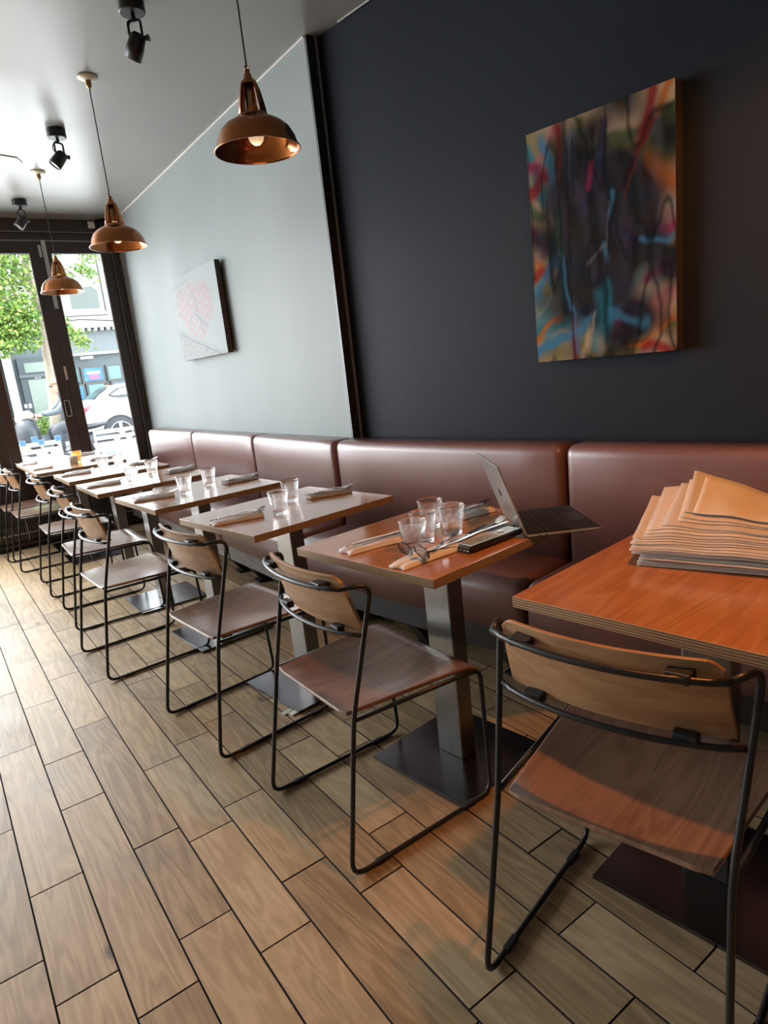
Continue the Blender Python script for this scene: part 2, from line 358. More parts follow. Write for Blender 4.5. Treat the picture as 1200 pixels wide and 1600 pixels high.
for i, (a, b) in enumerate(LEAVES):
    bm = bmesh.new(); s = .081; y0, y1 = YW, YW+.055
    box(bm, (a, y0, .02), (a+s, y1, ZT-.006)); box(bm, (b-s, y0, .02), (b, y1, ZT-.006))
    box(bm, (a+s, y0, ZG1), (b-s, y1, ZT-.006)); box(bm, (a+s, y0, .02), (b-s, y1, .14)); box(bm, (a+s, y0, ZG0-.07), (b-s, y1, ZG0))
    box(bm, (a+s, y0+.015, .14), (b-s, y1-.015, ZG0-.07))
    lf = struct('window_%d' % (i+1), bm, M_frame, bevel=.003)
    obj('glass_pane', B((a+s, y0+.025, ZG0), (b-s, y0+.031, ZG1)), M_pane, lf)
    bm = bmesh.new()
    for x0, x1 in ((a+s, a+s+.006), (b-s-.006, b-s)): box(bm, (x0, y0-.002, ZG0), (x1, y0+.024, ZG1))
    obj('glazing_bead', bm, M_frameline, lf)
    if i == 0:
        bm = B((a+.018, y0-.012, 2.03), (a+.052, y0, 2.60)); lathe(bm, [(0, 0), (.021, 0), (.021, .014), (0, .014)], 16, (a+.035, y0-.001, 2.03))
        obj('shoot_bolt', bm, M_steel, lf, bevel=.002)
        obj('hinge', B((a-.012, y0-.006, 2.46), (a+.010, y0, 2.56)), M_steel, lf)
        obj('hinge', B((a-.012, y0-.006, 1.42), (a+.008, y0, 1.54)), M_steel, lf)
    if i == 1:
        bm = bmesh.new(); x0, x1, z0, z1 = b-.064, b-.022, 1.10, 1.24
        tube(bm, fillet([(x0, y0-.006, (z0+z1)/2), (x0, y0-.006, z0), (x1, y0-.006, z0), (x1, y0-.006, z1), (x0, y0-.006, z1), (x0, y0-.006, (z0+z1)/2)], .012), .004, 6)
        h = obj('pull_handle', bm, M_steel, lf); obj('recess', B((x0, y0-.004, z0), (x1, y0+.001, z1)), M_black, h)
struct('threshold', B((-8.0, YW, 0), (XW, YW+.2, .02)), M_frame)
# finned heating pipe along the foot of the window
ht = thing('finned_radiator', 'low dark finned tube radiator at the foot of the window front', 'radiator', (.7, YW-.018, 0))
obj('pipe', tube(bmesh.new(), [(-1.2, 0, .14), (.95, 0, .14)], .011, 8), M_steel, ht)
bm = bmesh.new()
for k in range(110): 
    x = -1.15+k*.019; box(bm, (x, -.016, .08), (x+.004, .016, .21))
f_ = obj('fins', bm, mat('radiator_fins', (.30, .25, .21), .35, metal=.8), ht); f_['kind'] = 'stuff'
obj('casing', B((-1.2, -.017, .03), (.95, .017, .06)), M_frame, ht)
# alarm and junction box on the beam
a_ = thing('white_junction_box', 'small white square junction box on the dark beam', 'switch', (1.63, YW-.035, 2.725))
obj('cover', B((-.028, -.015, -.028), (.028, 0, .028)), M_white, a_, bevel=.003); obj('cable', tube(bmesh.new(), [(-.03, -.004, -.005), (-.10, -.004, .03), (-.16, -.004, .034)], .003, 5), M_cord, a_)
a_ = thing('black_wall_speaker', 'black round speaker in the ceiling corner beside the white box', 'speaker', (1.72, YW-.07, 2.70))
bm = lathe(bmesh.new(), [(0, .06), (.055, .06), (.055, -.01), (.042, -.055), (.036, -.058), (0, -.05)], 24); obj('body', bm, M_black, a_, smooth=True)
obj('face_ring', tube(bmesh.new(), [(.028*cos(t*pi/8)+.0, .028*sin(t*pi/8)-.012, -.062) for t in range(16)], .003, 5, closed=True), M_frameline, a_)

# ------------------------------------------------------------------ banquette
UNITS = [(3.905, 6.20), (2.772, 3.898), (1.585, 2.762), (-.60, 1.565)]
ULAB = ['farthest oxblood leather banquette section, by the window, with a sewn seam across its back',
        'oxblood leather banquette section below the far end of the grey wall',
        'oxblood leather banquette section behind the laptop table under the navy wall',
        'nearest oxblood leather banquette section, behind the pile of linen']
def slab(x0, x1, y0, y1, z0, z1, rad, tf, front_bulge=0):
    # rounded cushion: rows of cross-sections along y, profile in x/z
    bm = bmesh.new(); prof = []
    r = rad
    pts = fillet([(x0, 0, z0+.001), (x0, 0, z1), (x1, 0, z1)], r, 6)
    prof = [(p.x, p.z) for p in pts]
    ny = 14; rows = []
    for j in range(ny+1):
        t = j/ny
        y = y0+(y1-y0)*(0.5-0.5*cos(pi*t)) if False else y0+(y1-y0)*t
        e = min(t, 1-t)*(y1-y0); k = 0
        rows.append((y, 0))
    er = .022
    ys = [(y0, er), (y0+.004, er*.55), (y0+.012, er*.2), (y0+.028, 0)]+[(y0+.028+(y1-y0-.056)*i/8, 0) for i in range(1, 8)]+[(y1-.028, 0), (y1-.012, er*.2), (y1-.004, er*.55), (y1, er)]
    R = []
    for y, ins in ys:
        ring = []
        m = (y-y0)/(y1-y0)
        for (x, z) in prof:
            fb = front_bulge*sin(pi*m)**.5 if 0 < m < 1 else 0
            sx = (z-z0)/(z1-z0)
            xx = x+ins*max(0, 1-(x-x0)/.06)-fb*sin(pi*min(1, max(0, sx)))*max(0, 1-(x-x0)/.05); zz = z-ins*.9*max(0, 1-(z1-z)/.05)
            ring.append(bm.verts.new(tf(xx, y, zz)))
        ring.append(bm.verts.new(tf(x1, y, z0)))
        R.append(ring)
    for A, C in zip(R[:-1], R[1:]):
        for k in range(len(A)-1): bm.faces.new((A[k], A[k+1], C[k+1], C[k]))
        bm.faces.new((A[-1], A[0], C[0], C[-1]))
    bm.faces.new(R[0][::-1]); bm.faces.new(R[-1])
    bmesh.ops.recalc_face_normals(bm, faces=bm.faces); return bm
flat = lambda x, y, z: Vector((x, y, z))
for i, (y0, y1) in enumerate(UNITS):
    tf = flat if i < 2 else near
    if i == 1: tf = flat
    g = thing('banquette', ULAB[i], 'bench', (0, 0, 0), group='oxblood leather banquette along the wall')
    ya, yb = y0, y1
    if i == 1: ya = 2.905
    if i == 2: yb = 2.895
    if i == 2 or i == 3: pass
    bk = [(ya, yb)]
    if i == 0: bk = [(3.905, 5.043), (5.049, 6.20)]
    for (a, b) in bk: obj('backrest', slab(1.705, 1.828, a, b, .40, .90, .045, tf, .008), M_leather, g, smooth=True)
    obj('seat', slab(1.40, 1.745, ya, yb, .262, .462, .055, tf, .018), M_leather, g, smooth=True)
    bm = bmesh.new(); box(bm, (1.435, ya+.01, .15), (1.80, yb-.01, .262))
    for v in bm.verts: v.co = tf(*v.co)
    obj('plinth', bm, M_apron if i < 2 else M_darkleg, g)
    for yy in (ya+.15, (ya+yb)/2, yb-.15):
        bm = bmesh.new(); pts = [(1.46, .15), (1.72, .15), (1.68, 0.012), (1.56, 0.012)]
        q = [bm.verts.new(tf(x, yy-.03, z)) for x, z in pts]; w = [bm.verts.new(tf(x, yy+.03, z)) for x, z in pts]
        bm.faces.new(q); bm.faces.new(w[::-1])
        for k in range(4): bm.faces.new((q[k], w[k], w[(k+1) % 4], q[(k+1) % 4]))
        bmesh.ops.recalc_face_normals(bm, faces=bm.faces)
        box(bm, (0, 0, 0), (0, 0, 0)) if False else None
        lg = obj('leg', bm, M_darkleg, g)
        fb = bmesh.new(); box(fb, (1.53, yy-.04, 0.001), (1.70, yy+.04, .013))
        for v in fb.verts: v.co = tf(*v.co)
        obj('foot_plate', fb, M_black, lg)

# ------------------------------------------------------------------ chairs
def make_chair(label):
    t = thing('dining_chair', label, 'chair', group='black framed plywood dining chairs along the aisle')
    R_ = .0066
    for s in (-1, 1):
        path = [(-.166, s*.205, .752), (-.096, s*.232, .752), (-.180, s*.212, .415), (-.252, s*.228, .0072), (.240, s*.228, .0072), (.226, s*.236, .409), (-.178, s*.212, .412)]
        obj('side_frame', tube(bmesh.new(), fillet(path, [.035, .05, .045, .045, .035], 5), R_, 8), M_black, t, smooth=True)
        for x in (-.155, .150): obj('glide', B((x-.022, s*.228-.008, 0), (x+.022, s*.228+.008, .014)), M_glide, t, bevel=.003)
    def bow(xe, xc, h, z, n=14): return [(xe+(xc-xe)*(1-(2*k/n-1)**2)**.8, h*(2*k/n-1), z) for k in range(n+1)]
    obj('top_rail', tube(bmesh.new(), bow(-.166, -.212, .207, .752), R_, 8), M_black, t, smooth=True)
    obj('lower_rail', tube(bmesh.new(), bow(-.126, -.178, .219, .624), R_*.9, 8), M_black, t, smooth=True)
    def back(u, v, off):
        w = .192+.010*(1-v); yy = (2*u-1)*w; z = .628+.150*v
        if v > .8: z -= .016*(max(0, abs(2*u-1)-.86)/.14)**2*(v-.8)/.2
        q = (1-(yy/.215)**2)
        xt = -.112-.040*v-.042*q+.010*(v-.5)**2
        return (xt-(0 if off else -.010), yy, z)
    bm = grid(bmesh.new(), 36, 10, back, True); bmesh.ops.recalc_face_normals(bm, faces=bm.faces)
    bp = obj('backrest', bm, M_backwood, t, smooth=False, bevel=.002)
    for s in (-1, 1):
        obj('clip', B((-.196, s*.135-.02, .744), (-.160, s*.135+.02, .762)), M_glide, bp, bevel=.003); obj('clip', B((-.160, s*.135-.02, .618), (-.138, s*.135+.02, .638)), M_glide, bp, bevel=.003)
    def seat(u, v, off):
        x = -.190+.418*u; hw = .187+.045*u; y = (2*v-1)*hw
        c = min(1, abs(2*v-1)/.97)
        z = .421-.016*(1-c*c)*sin(pi*min(1, u*1.2)) + .006*max(0, u-.75)/.25*0
        if u > .86: z -= .9*(u-.86)**2*1.0*1.1
        if u < .03 and abs(2*v-1) > .95: x += .006
        return (x, y, z+(.0055 if off else -.0055))
    bm = grid(bmesh.new(), 22, 14, seat, True); bmesh.ops.recalc_face_normals(bm, faces=bm.faces)
    obj('seat', bm, M_seatwood, t, smooth=False, bevel=.003)
    obj('front_brace', tube(bmesh.new(), [(.20, -.232, .403), (.20, .232, .403)], .006, 6), M_black, t)
    return t
CH = [((1.003, .682), 13.2, 'nearest dining chair, tucked under the orange-lit table with the linen pile'),
      ((.894, 1.491), 0, 'dining chair in front of the laptop table'),
      ((.820, 2.260), 5, 'dining chair at the first table past the laptop'),
      ((.684, 3.222), 2.8, 'dining chair at the second table past the laptop, standing a little into the aisle'),
      ((.722, 4.022), -1.8, 'dining chair at the third table past the laptop, its back nearly edge-on'),
      ((.716, 4.834), -.9, 'dining chair at the fourth table past the laptop'),
      ((.648, 5.765), 0, 'last dining chair but one, at the joined pair of tables by the window'),
      ((.610, 6.236), 0, 'farthest dining chair, right against the window front')]
ch0 = make_chair(CH[0][2])
ch0.location = (*CH[0][0], 0); ch0.rotation_euler = (0, 0, radians(CH[0][1]))
for (p, a, l) in CH[1:]: dup(ch0, (*p, 0), radians(a), l)

# ------------------------------------------------------------------ tables
A1 = radians(6.73)
TB = [((1.299, .696), A1, 'nearest cafe table, glowing orange under the lamp, bearing the linen pile'),
      ((1.196, 1.479), A1, 'cafe table with the open laptop and spectacles on it'),
      ((1.110, 2.308), A1, 'first cafe table beyond the laptop table'),
      ((1.055, 3.155), radians(3.35), 'second cafe table beyond the laptop table'),
      ((1.011, 3.957), 0, 'third cafe table beyond the laptop table'),
      ((1.010, 4.740), 0, 'fourth cafe table beyond the laptop table'),
      ((.940, 5.590), 0, 'sunlit cafe table, nearer one of the joined pair at the window'),
      ((.940, 6.170), 0, 'sunlit cafe table right against the window front')]
TZ = .75
def make_table(label):
    t = thing('cafe_table', label, 'table', group='small pedestal cafe tables in a row')
    w, d = .3195, .2845
    bm = bmesh.new(); box(bm, (-w, -d, TZ-.0245), (w, d, TZ))
    for f in bm.faces: f.material_index = 0 if abs(f.normal.z) > .5 or f.calc_center_median().z > TZ-.001 else 1
    bm.normal_update()
    for f in bm.faces: f.material_index = 0 if f.normal.z > .5 else 1
    obj('table_top', bm, [M_tabletop, M_tabedge], t, bevel=.0015)
    obj('column', B((-.032, -.052, .012), (.032, .052, TZ-.03)), M_column, t, bevel=.004)
    obj('mounting_plate', B((-.12, -.12, TZ-.031), (.12, .12, TZ-.0245)), M_black, t)
    obj('base_plate', B((-.196, -.196, .001), (.196, .196, .012)), M_plate, t, bevel=.0015)
    return t
tb0 = make_table(TB[0][2]); tb0.location = (*TB[0][0], 0); tb0.rotation_euler = (0, 0, TB[0][1])
for (p, a, l) in TB[1:]: dup(tb0, (*p, 0), a, l)
def TL(k, x, y, z=TZ):
    (cx, cy), a, _ = TB[k]; return Vector((cx+x*cos(a)-y*sin(a), cy+x*sin(a)+y*cos(a), z))

# tumblers
def tumbler_bm(h=.088, rt=.040, rb=.0275):
    bm = bmesh.new(); n = 54
    def R(z): return rb+(rt-rb)*(z/h)**1.15
    def mod(a, z):
        f = max(0, min(1, (.70*h-z)/(.10*h))) if z > .02*h else .6
        q = abs(((a/(2*pi)*9) % 1)-.5)*2
        return 1-.055*f*(1-q**2)
    outer = [(R(z)*.985 if z < .002 else R(z), z) for z in [h*k/16 for k in range(17)]]
    prev = lathe(bm, outer, n, mod=mod)
    bm2 = bmesh.new(); inner = [(R(z)-.0032, z) for z in [h-(h-.012)*k/10 for k in range(11)]]
    prof = [(.0001, 0.0015)]+[(outer[0][0]*.8, .0)]
    bm.free(); bm = bmesh.new()
    full = [(.0001, .001), (rb*.75, .001)]+outer+[(rt-.0012, h+.0012)]+inner+[(rb*.45, .010), (.0001, .010)]
    rings = []
    no = 2+len(outer)
    for idx, (r, z) in enumerate(full):
        rings.append([bm.verts.new((r*(mod(2*pi*k/n, z) if 2 <= idx < no else 1)*cos(2*pi*k/n), r*(mod(2*pi*k/n, z) if 2 <= idx < no else 1)*sin(2*pi*k/n), z)) for k in range(n)])
    for A, C in zip(rings[:-1], rings[1:]):
        for k in range(n): bm.faces.new((A[k], A[(k+1) % n], C[(k+1) % n], C[k]))
    bmesh.ops.recalc_face_normals(bm, faces=bm.faces)
    return bm
tum0 = obj('tumbler', tumbler_bm(), M_glass, smooth=True)
TN = {1: 'laptop table', 2: 'first table past the laptop', 3: 'second table past the laptop', 4: 'third table past the laptop',
      5: 'fourth table past the laptop', 6: 'nearer joined window table', 7: 'farther joined window table'}
first = True
GL = [(1, -.165, -.068, 'clear faceted tumbler nearest the spectacles on the laptop table'), (1, -.085, -.030, 'clear faceted tumbler in the middle of the cluster on the laptop table'),
      (1, .012, -.052, 'clear faceted tumbler of the laptop table cluster closest to the laptop'), (1, .040, .062, 'clear faceted tumbler at the back of the cluster on the laptop table')]
for k in range(2, 6):
    xy = {2: ((-.079, -.081), (.085, .081)), 3: ((-.074, -.034), (.094, .061)), 4: ((-.079, -.087), (.088, .094)), 5: ((-.057, -.071), (.086, .109))}[k]
    GL += [(k, *xy[0], 'faceted tumbler on the aisle side of the '+TN[k]), (k, *xy[1], 'faceted tumbler on the banquette side of the '+TN[k])]
GL += [(6, -.10, .06, 'faceted tumbler on the aisle side of the '+TN[6]), (7, -.13, .10, 'faceted tumbler on the aisle side of the '+TN[7]), (7, -.01, .18, 'faceted tumbler on the banquette side of the '+TN[7])]
for (k, x, y, l) in GL:
    o = tum0 if first else tum0.copy()
    if not first: COL.objects.link(o)
    first = False
    o.location = TL(k, x, y, TZ+.0005); o.rotation_euler = (0, 0, random.uniform(0, 1)); tag(o, l, 'glass', 'clear faceted tumblers on the tables')
am = tum0.copy(); am.data = tum0.data.copy(); am.data.materials[0] = M_amber; COL.objects.link(am); am.location = TL(6, .045, .13, TZ+.0005); am.name = 'amber_tumbler'
tag(am, 'amber tinted tumbler catching the sun on the joined tables by the window', 'glass')
vo = obj('votive_holder', lathe(bmesh.new(), [(0, 0), (.030, 0), (.036, .06), (.033, .06), (.028, .006), (0, .006)], 24), M_frost, smooth=True)
vo.location = TL(6, .0, .04, TZ+.0005); tag(vo, 'small frosted candle glass between tumblers on the joined tables', 'candle holder')

# napkin rolls with cutlery
def napkin_bm(seed, L=.235, Wd=.088, H=.013):
    rnd = random.Random(seed); ph = rnd.uniform(0, 6)
    def fn(u, v, off):
        x = -L/2+L*u; w = Wd*(.88+.14*u+.05*sin(5*u+ph)); y = (2*v-1)*w/2+.004*sin(6*u+ph)
        e = 1-abs(2*v-1)**10
        z = .0015+H*(.86+.14*sin(3*u+ph))*e*(1.0 if v > .42+.03*sin(4*u) else .84)+.0012*sin(11*u+5*v+ph)*e
        if u < .08: z -= H*.35*e*(1-u/.08); x += .004*sin(8*v+ph)
        if u > .94: x += .004*sin(7*v+ph)
        return (x, y, z if off else .0008)
    bm = grid(bmesh.new(), 26, 24, fn, True); bmesh.ops.recalc_face_normals(bm, faces=bm.faces); return bm
def strip(bm, outline, z0, th, bend=None):
    a = [bm.verts.new((x, y, z0+(bend(x) if bend else 0))) for x, y in outline]; b = [bm.verts.new((x, y, z0+th+(bend(x) if bend else 0))) for x, y in outline]
    bm.faces.new(a[::-1]); bm.faces.new(b)
    for i in range(len(outline)):
        j = (i+1) % len(outline); bm.faces.new((a[i], a[j], b[j], b[i]))
def ribbon(bm, pts, widths, z, th):   # pts (x,z-offset) centred on y, thin curved strip
    rows = []
    for (x, dz), w in zip(pts, widths):
        rows.append([bm.verts.new((x, -w, z+dz)), bm.verts.new((x, w, z+dz)), bm.verts.new((x, w, z+dz+th)), bm.verts.new((x, -w, z+dz+th))])
    for A, C in zip(rows[:-1], rows[1:]):
        for k in range(4): bm.faces.new((A[k], A[(k+1) % 4], C[(k+1) % 4], C[k]))
    bm.faces.new(rows[0]); bm.faces.new(rows[-1][::-1])
def fork_bm():
    bm = bmesh.new()
    ribbon(bm, [(-.095, .001), (-.085, .0), (-.04, .003), (.0, .005), (.03, .001), (.045, -.001), (.055, 0)], [.004, .006, .0042, .0028, .004, .010, .0115], 0, .0022)
    for q in (-.0095, -.0032, .0032, .0095):
        rows = []
        for x, dz in ((.054, 0), (.070, .003), (.090, .009)):
            w = .0016 if x < .08 else .0008
            rows.append([bm.verts.new((x, q-w, dz)), bm.verts.new((x, q+w, dz)), bm.verts.new((x, q+w, dz+.0022)), bm.verts.new((x, q-w, dz+.0022))])
        for A, C in zip(rows[:-1], rows[1:]):
            for k in range(4): bm.faces.new((A[k], A[(k+1) % 4], C[(k+1) % 4], C[k]))
        bm.faces.new(rows[0]); bm.faces.new(rows[-1][::-1])
    bmesh.ops.recalc_face_normals(bm, faces=bm.faces); return bm
def knife_bm():
    bm = bmesh.new()
    ribbon(bm, [(-.105, .001), (-.095, 0), (-.03, .001), (-.012, .001), (.0, .001), (.05, .001), (.095, .001), (.108, .001)], [.003, .0062, .0048, .0038, .006, .0085, .007, .002], 0, .0028)
    bmesh.ops.recalc_face_normals(bm, faces=bm.faces); return bm
fork_me = obj('fork', fork_bm(), M_cut, smooth=True); knife_me = obj('knife', knife_bm(), M_cut, smooth=True)
for p in fork_me.data.polygons: p.use_smooth = False
used = {'f': False, 'k': False, 'n': 0}
naps = [obj('napkin', napkin_bm(s), M_linen if s % 2 == 0 else M_linenD, smooth=True) for s in range(4)]
used_n = [False]*4
def put(proto, flag, loc, rot, label, cat, group):
    if not used.get(flag): o = proto; used[flag] = True
    else: o = proto.copy(); COL.objects.link(o)
    o.location = loc; o.rotation_euler = rot; return tag(o, label, cat, group)
def setting(k, p0, p1, where, s, fork=True, knife=True, scale=1.0):
    a, b = TL(k, *p0), TL(k, *p1); d = b-a; ang = math.atan2(d.y, d.x); m = (a+b)/2
    n = put(naps[s], 'n%d' % s, (m.x, m.y, TZ+.0005), (0, 0, ang), 'folded napkin on the '+where, 'napkin', 'folded linen napkins with cutlery')
    n.scale = (d.length/.235, scale, scale)
    px, py = -sin(ang), cos(ang)
    if fork: put(fork_me, 'f', (m.x+px*.010+cos(ang)*.03, m.y+py*.010+sin(ang)*.03, TZ+.0175*scale+.001), (radians(4), 0, ang+.06), 'steel fork on the '+where, 'fork', 'forks on the napkins')
    if knife: put(knife_me, 'k', (m.x-px*.010, m.y-py*.010, TZ+.0165*scale+.001), (radians(-4), 0, ang-.03), 'steel knife on the '+where, 'knife', 'knives on the napkins')
LS = {2: ((-.312, .030, -.125, -.018), (.140, .045, .310, -.020)), 3: ((-.300, .050, -.125, -.005), (.145, -.005, .312, -.015)), 4: ((-.305, .050, -.125, .020), (.140, .005, .310, .035)),
      5: ((-.300, .095, -.115, .070), (.145, .022, .310, .040)), 6: ((-.300, .05, -.155, .05), (.125, .06, .300, .03)), 7: ((-.295, .10, -.185, .07), (.10, .12, .290, .11))}
sc = 0
for k, (l, r) in LS.items():
    setting(k, l[:2], l[2:], 'aisle side of the '+TN[k], sc % 4); sc += 1
    setting(k, r[:2], r[2:], 'banquette side of the '+TN[k], sc % 4); sc += 1
setting(1, (-.285, .100), (-.075, .062), 'aisle side of the laptop table, left of the glasses', 0, fork=False)
setting(1, (-.308, -.140), (-.085, -.146), 'laptop table, under the spectacles', 2, fork=False, knife=False, scale=.85)
setting(1, (-.068, -.140), (.150, -.142), 'laptop table, between the tumblers and the laptop', 3, scale=.85)
setting(1, (.105, .075), (.290, .045), 'laptop table, behind the laptop lid', 0, scale=1.1)
p = TL(1, -.10, -.128, TZ+.017); put(fork_me, 'f', p, (0, radians(-3), A1+.35), 'steel fork with upturned tines beside the spectacles on the laptop table', 'fork', 'forks on the napkins')
p = TL(1, -.11, -.150, TZ+.014); put(knife_me, 'k', p, (0, 0, A1+.02), 'steel knife behind the spectacles on the laptop table', 'knife', 'knives on the napkins')

# card shims on the floor by a base plate
sh = thing('card_shim', 'pale card shims under the base plate of the first table past the laptop', 'card', (.94, 2.115, 0), rz=.2)
obj('card', B((-.03, -.012, .001), (.03, .014, .005)), M_rose, sh); obj('card', B((-.045, .02, .001), (.012, .042, .004)), mat('pale_card', (.6, .57, .5), .6), sh)

# ------------------------------------------------------------------ laptop
lpN = Vector((1.290, 1.206, TZ)); LW = .284; ha = .990
lap = thing('laptop', 'open silver laptop with black keyboard deck, overhanging the table edge', 'laptop', (lpN.x, lpN.y, TZ+.002), rz=ha)
M_alu = mat('silver_aluminium', (.58, .56, .53), .33, metal=.9)
M_deck = mat('black_laptop_deck', (.014, .014, .016), .5, bump=(400, .2, .001)); M_key = mat('black_keycap', (.02, .02, .022), .4); M_lgt = mat('deck_line_grey', (.16, .16, .16), .4)
DP = .209
bm = B((0, -DP, 0), (LW, 0, .009)); obj('base', bm, M_alu, lap, bevel=.004)
dk = obj('keyboard_deck', B((.004, -DP+.003, .009), (LW-.004, -.004, .0102)), M_deck, lap)
random.seed(3)
for r in range(6):
    n = 14; kw = (LW-.03)/n
    for c in range(n):
        if r == 5 and 3 < c < 9:
            if c == 4: obj('key', B((.015+kw*4, -.020-r*.0185-.0165, .0102), (.015+kw*9-.002, -.020-r*.0185, .0118)), M_key, dk)
            continue
        obj('key', B((.015+kw*c, -.020-r*.0185-.0165, .0102), (.015+kw*(c+1)-.002, -.020-r*.0185, .0118)), M_key, dk)
obj('palm_rest_line', B((.006, -.1345, .0102), (LW-.006, -.1335, .0107)), M_lgt, dk)  # thin grey line across the deck
obj('touchpad', B((LW*.33, -DP+.012, .0101), (LW*.67, -.142, .0106)), M_key, dk)
for x in (-.004+.0, ): 
    for yy in (-.03, -.05): obj('port', B((-.0006, yy-.008, .003), (.001, yy, .006)), M_black, lap)
LID = Matrix.Translation((0, 0, .008)) @ Matrix.Rotation(radians(-18.6), 4, 'X')
bm = B((0, -.001, 0), (LW, .004, .212)); xform(bm, LID); lid = obj('lid', bm, M_alu, lap, bevel=.0015)
bm = B((.006, -.0022, .008), (LW-.006, -.001, .206)); xform(bm, LID); obj('screen', bm, mat('dark_screen', (.01, .01, .012), .15), lap)
bm = lathe(bmesh.new(), [(0, 0), (.014, 0), (.014, .0006), (0, .0006)], 24); xform(bm, LID @ Matrix.Translation((LW/2, .004, .106)) @ Matrix.Rotation(radians(-90), 4, 'X'))
obj('lid_badge', bm, mat('dark_lid_badge', (.03, .03, .03), .2), lid)

# handset with keys
hs = thing('keypad_handset', 'flat silver keypad handset with three round holes in its end, by the laptop', 'handset', tuple(TL(1, -.018, -.215, TZ+.001)), rz=A1-.06)
hs.scale = (.98, .68, .9)
obj('body', B((-.105, -.040, .004), (.108, .034, .022)), M_black, hs, bevel=.006, seg=3)
fp = obj('face_plate', B((-.100, -.036, .022), (.103, .030, .0245)), mat('silver_face', (.45, .46, .44), .3, metal=.7), hs, bevel=.002)
for i in range(7):
    for j in range(3): obj('key', B((-.092+i*.016, -.030+j*.018, .0245), (-.080+i*.016, -.017+j*.018, .0265)), mat('grey_key', (.30, .31, .30), .4) if i+j == 0 else bpy.data.materials['grey_key'], fp)
obj('round_button', lathe(bmesh.new(), [(0, .0245), (.015, .0245), (.015, .0275), (.010, .028), (0, .0275)], 20, (.045, .0, 0)), M_alu, fp)
for yy in (-.022, -.004, .014):
    obj('socket', tube(bmesh.new(), [(-.1065+.0005, yy+.006*cos(q*pi/6), .013+.006*sin(q*pi/6)) for q in range(12)], .0012, 5, closed=True), M_steel, hs)

# spectacles
sp = thing('spectacles', 'round black wire spectacles resting on the front napkin of the laptop table', 'glasses', tuple(TL(1, -.238, -.140, TZ+.0165)), rz=A1)
def ring3(c, r, n=24, tilt=0): return [Vector((c[0]+r*.25*0+sin(tilt)*r*sin(2*pi*k/n), c[1]+r*cos(2*pi*k/n), c[2]+r*sin(2*pi*k/n)*cos(tilt))) for k in range(n)]
M_wire = mat('black_wire', (.008, .008, .01), .3); M_lens = pane_mat('spectacle_lens', (.97, .95, .95))
for s in (-1, 1):
    c = (0, s*.031, .014); rg = ring3(c, .0235, 28, radians(-25))
    rim = obj('rim', tube(bmesh.new(), rg, .0013, 6, closed=True), M_wire, sp)
    bm = bmesh.new(); bm.faces.new([bm.verts.new(v) for v in rg]); bmesh.ops.solidify(bm, geom=bm.faces[:], thickness=.0015); obj('lens', bm, M_lens, rim)
    obj('temple', tube(bmesh.new(), fillet([(-.002, s*.056, .020), (.10, s*.058, .006), (.135, s*.056, -.012)], .03), .0012, 6), M_wire, sp)
obj('bridge', tube(bmesh.new(), fillet([(0, -.009, .018), (0, 0, .026), (0, .009, .018)], .008), .0012, 6), M_wire, sp)

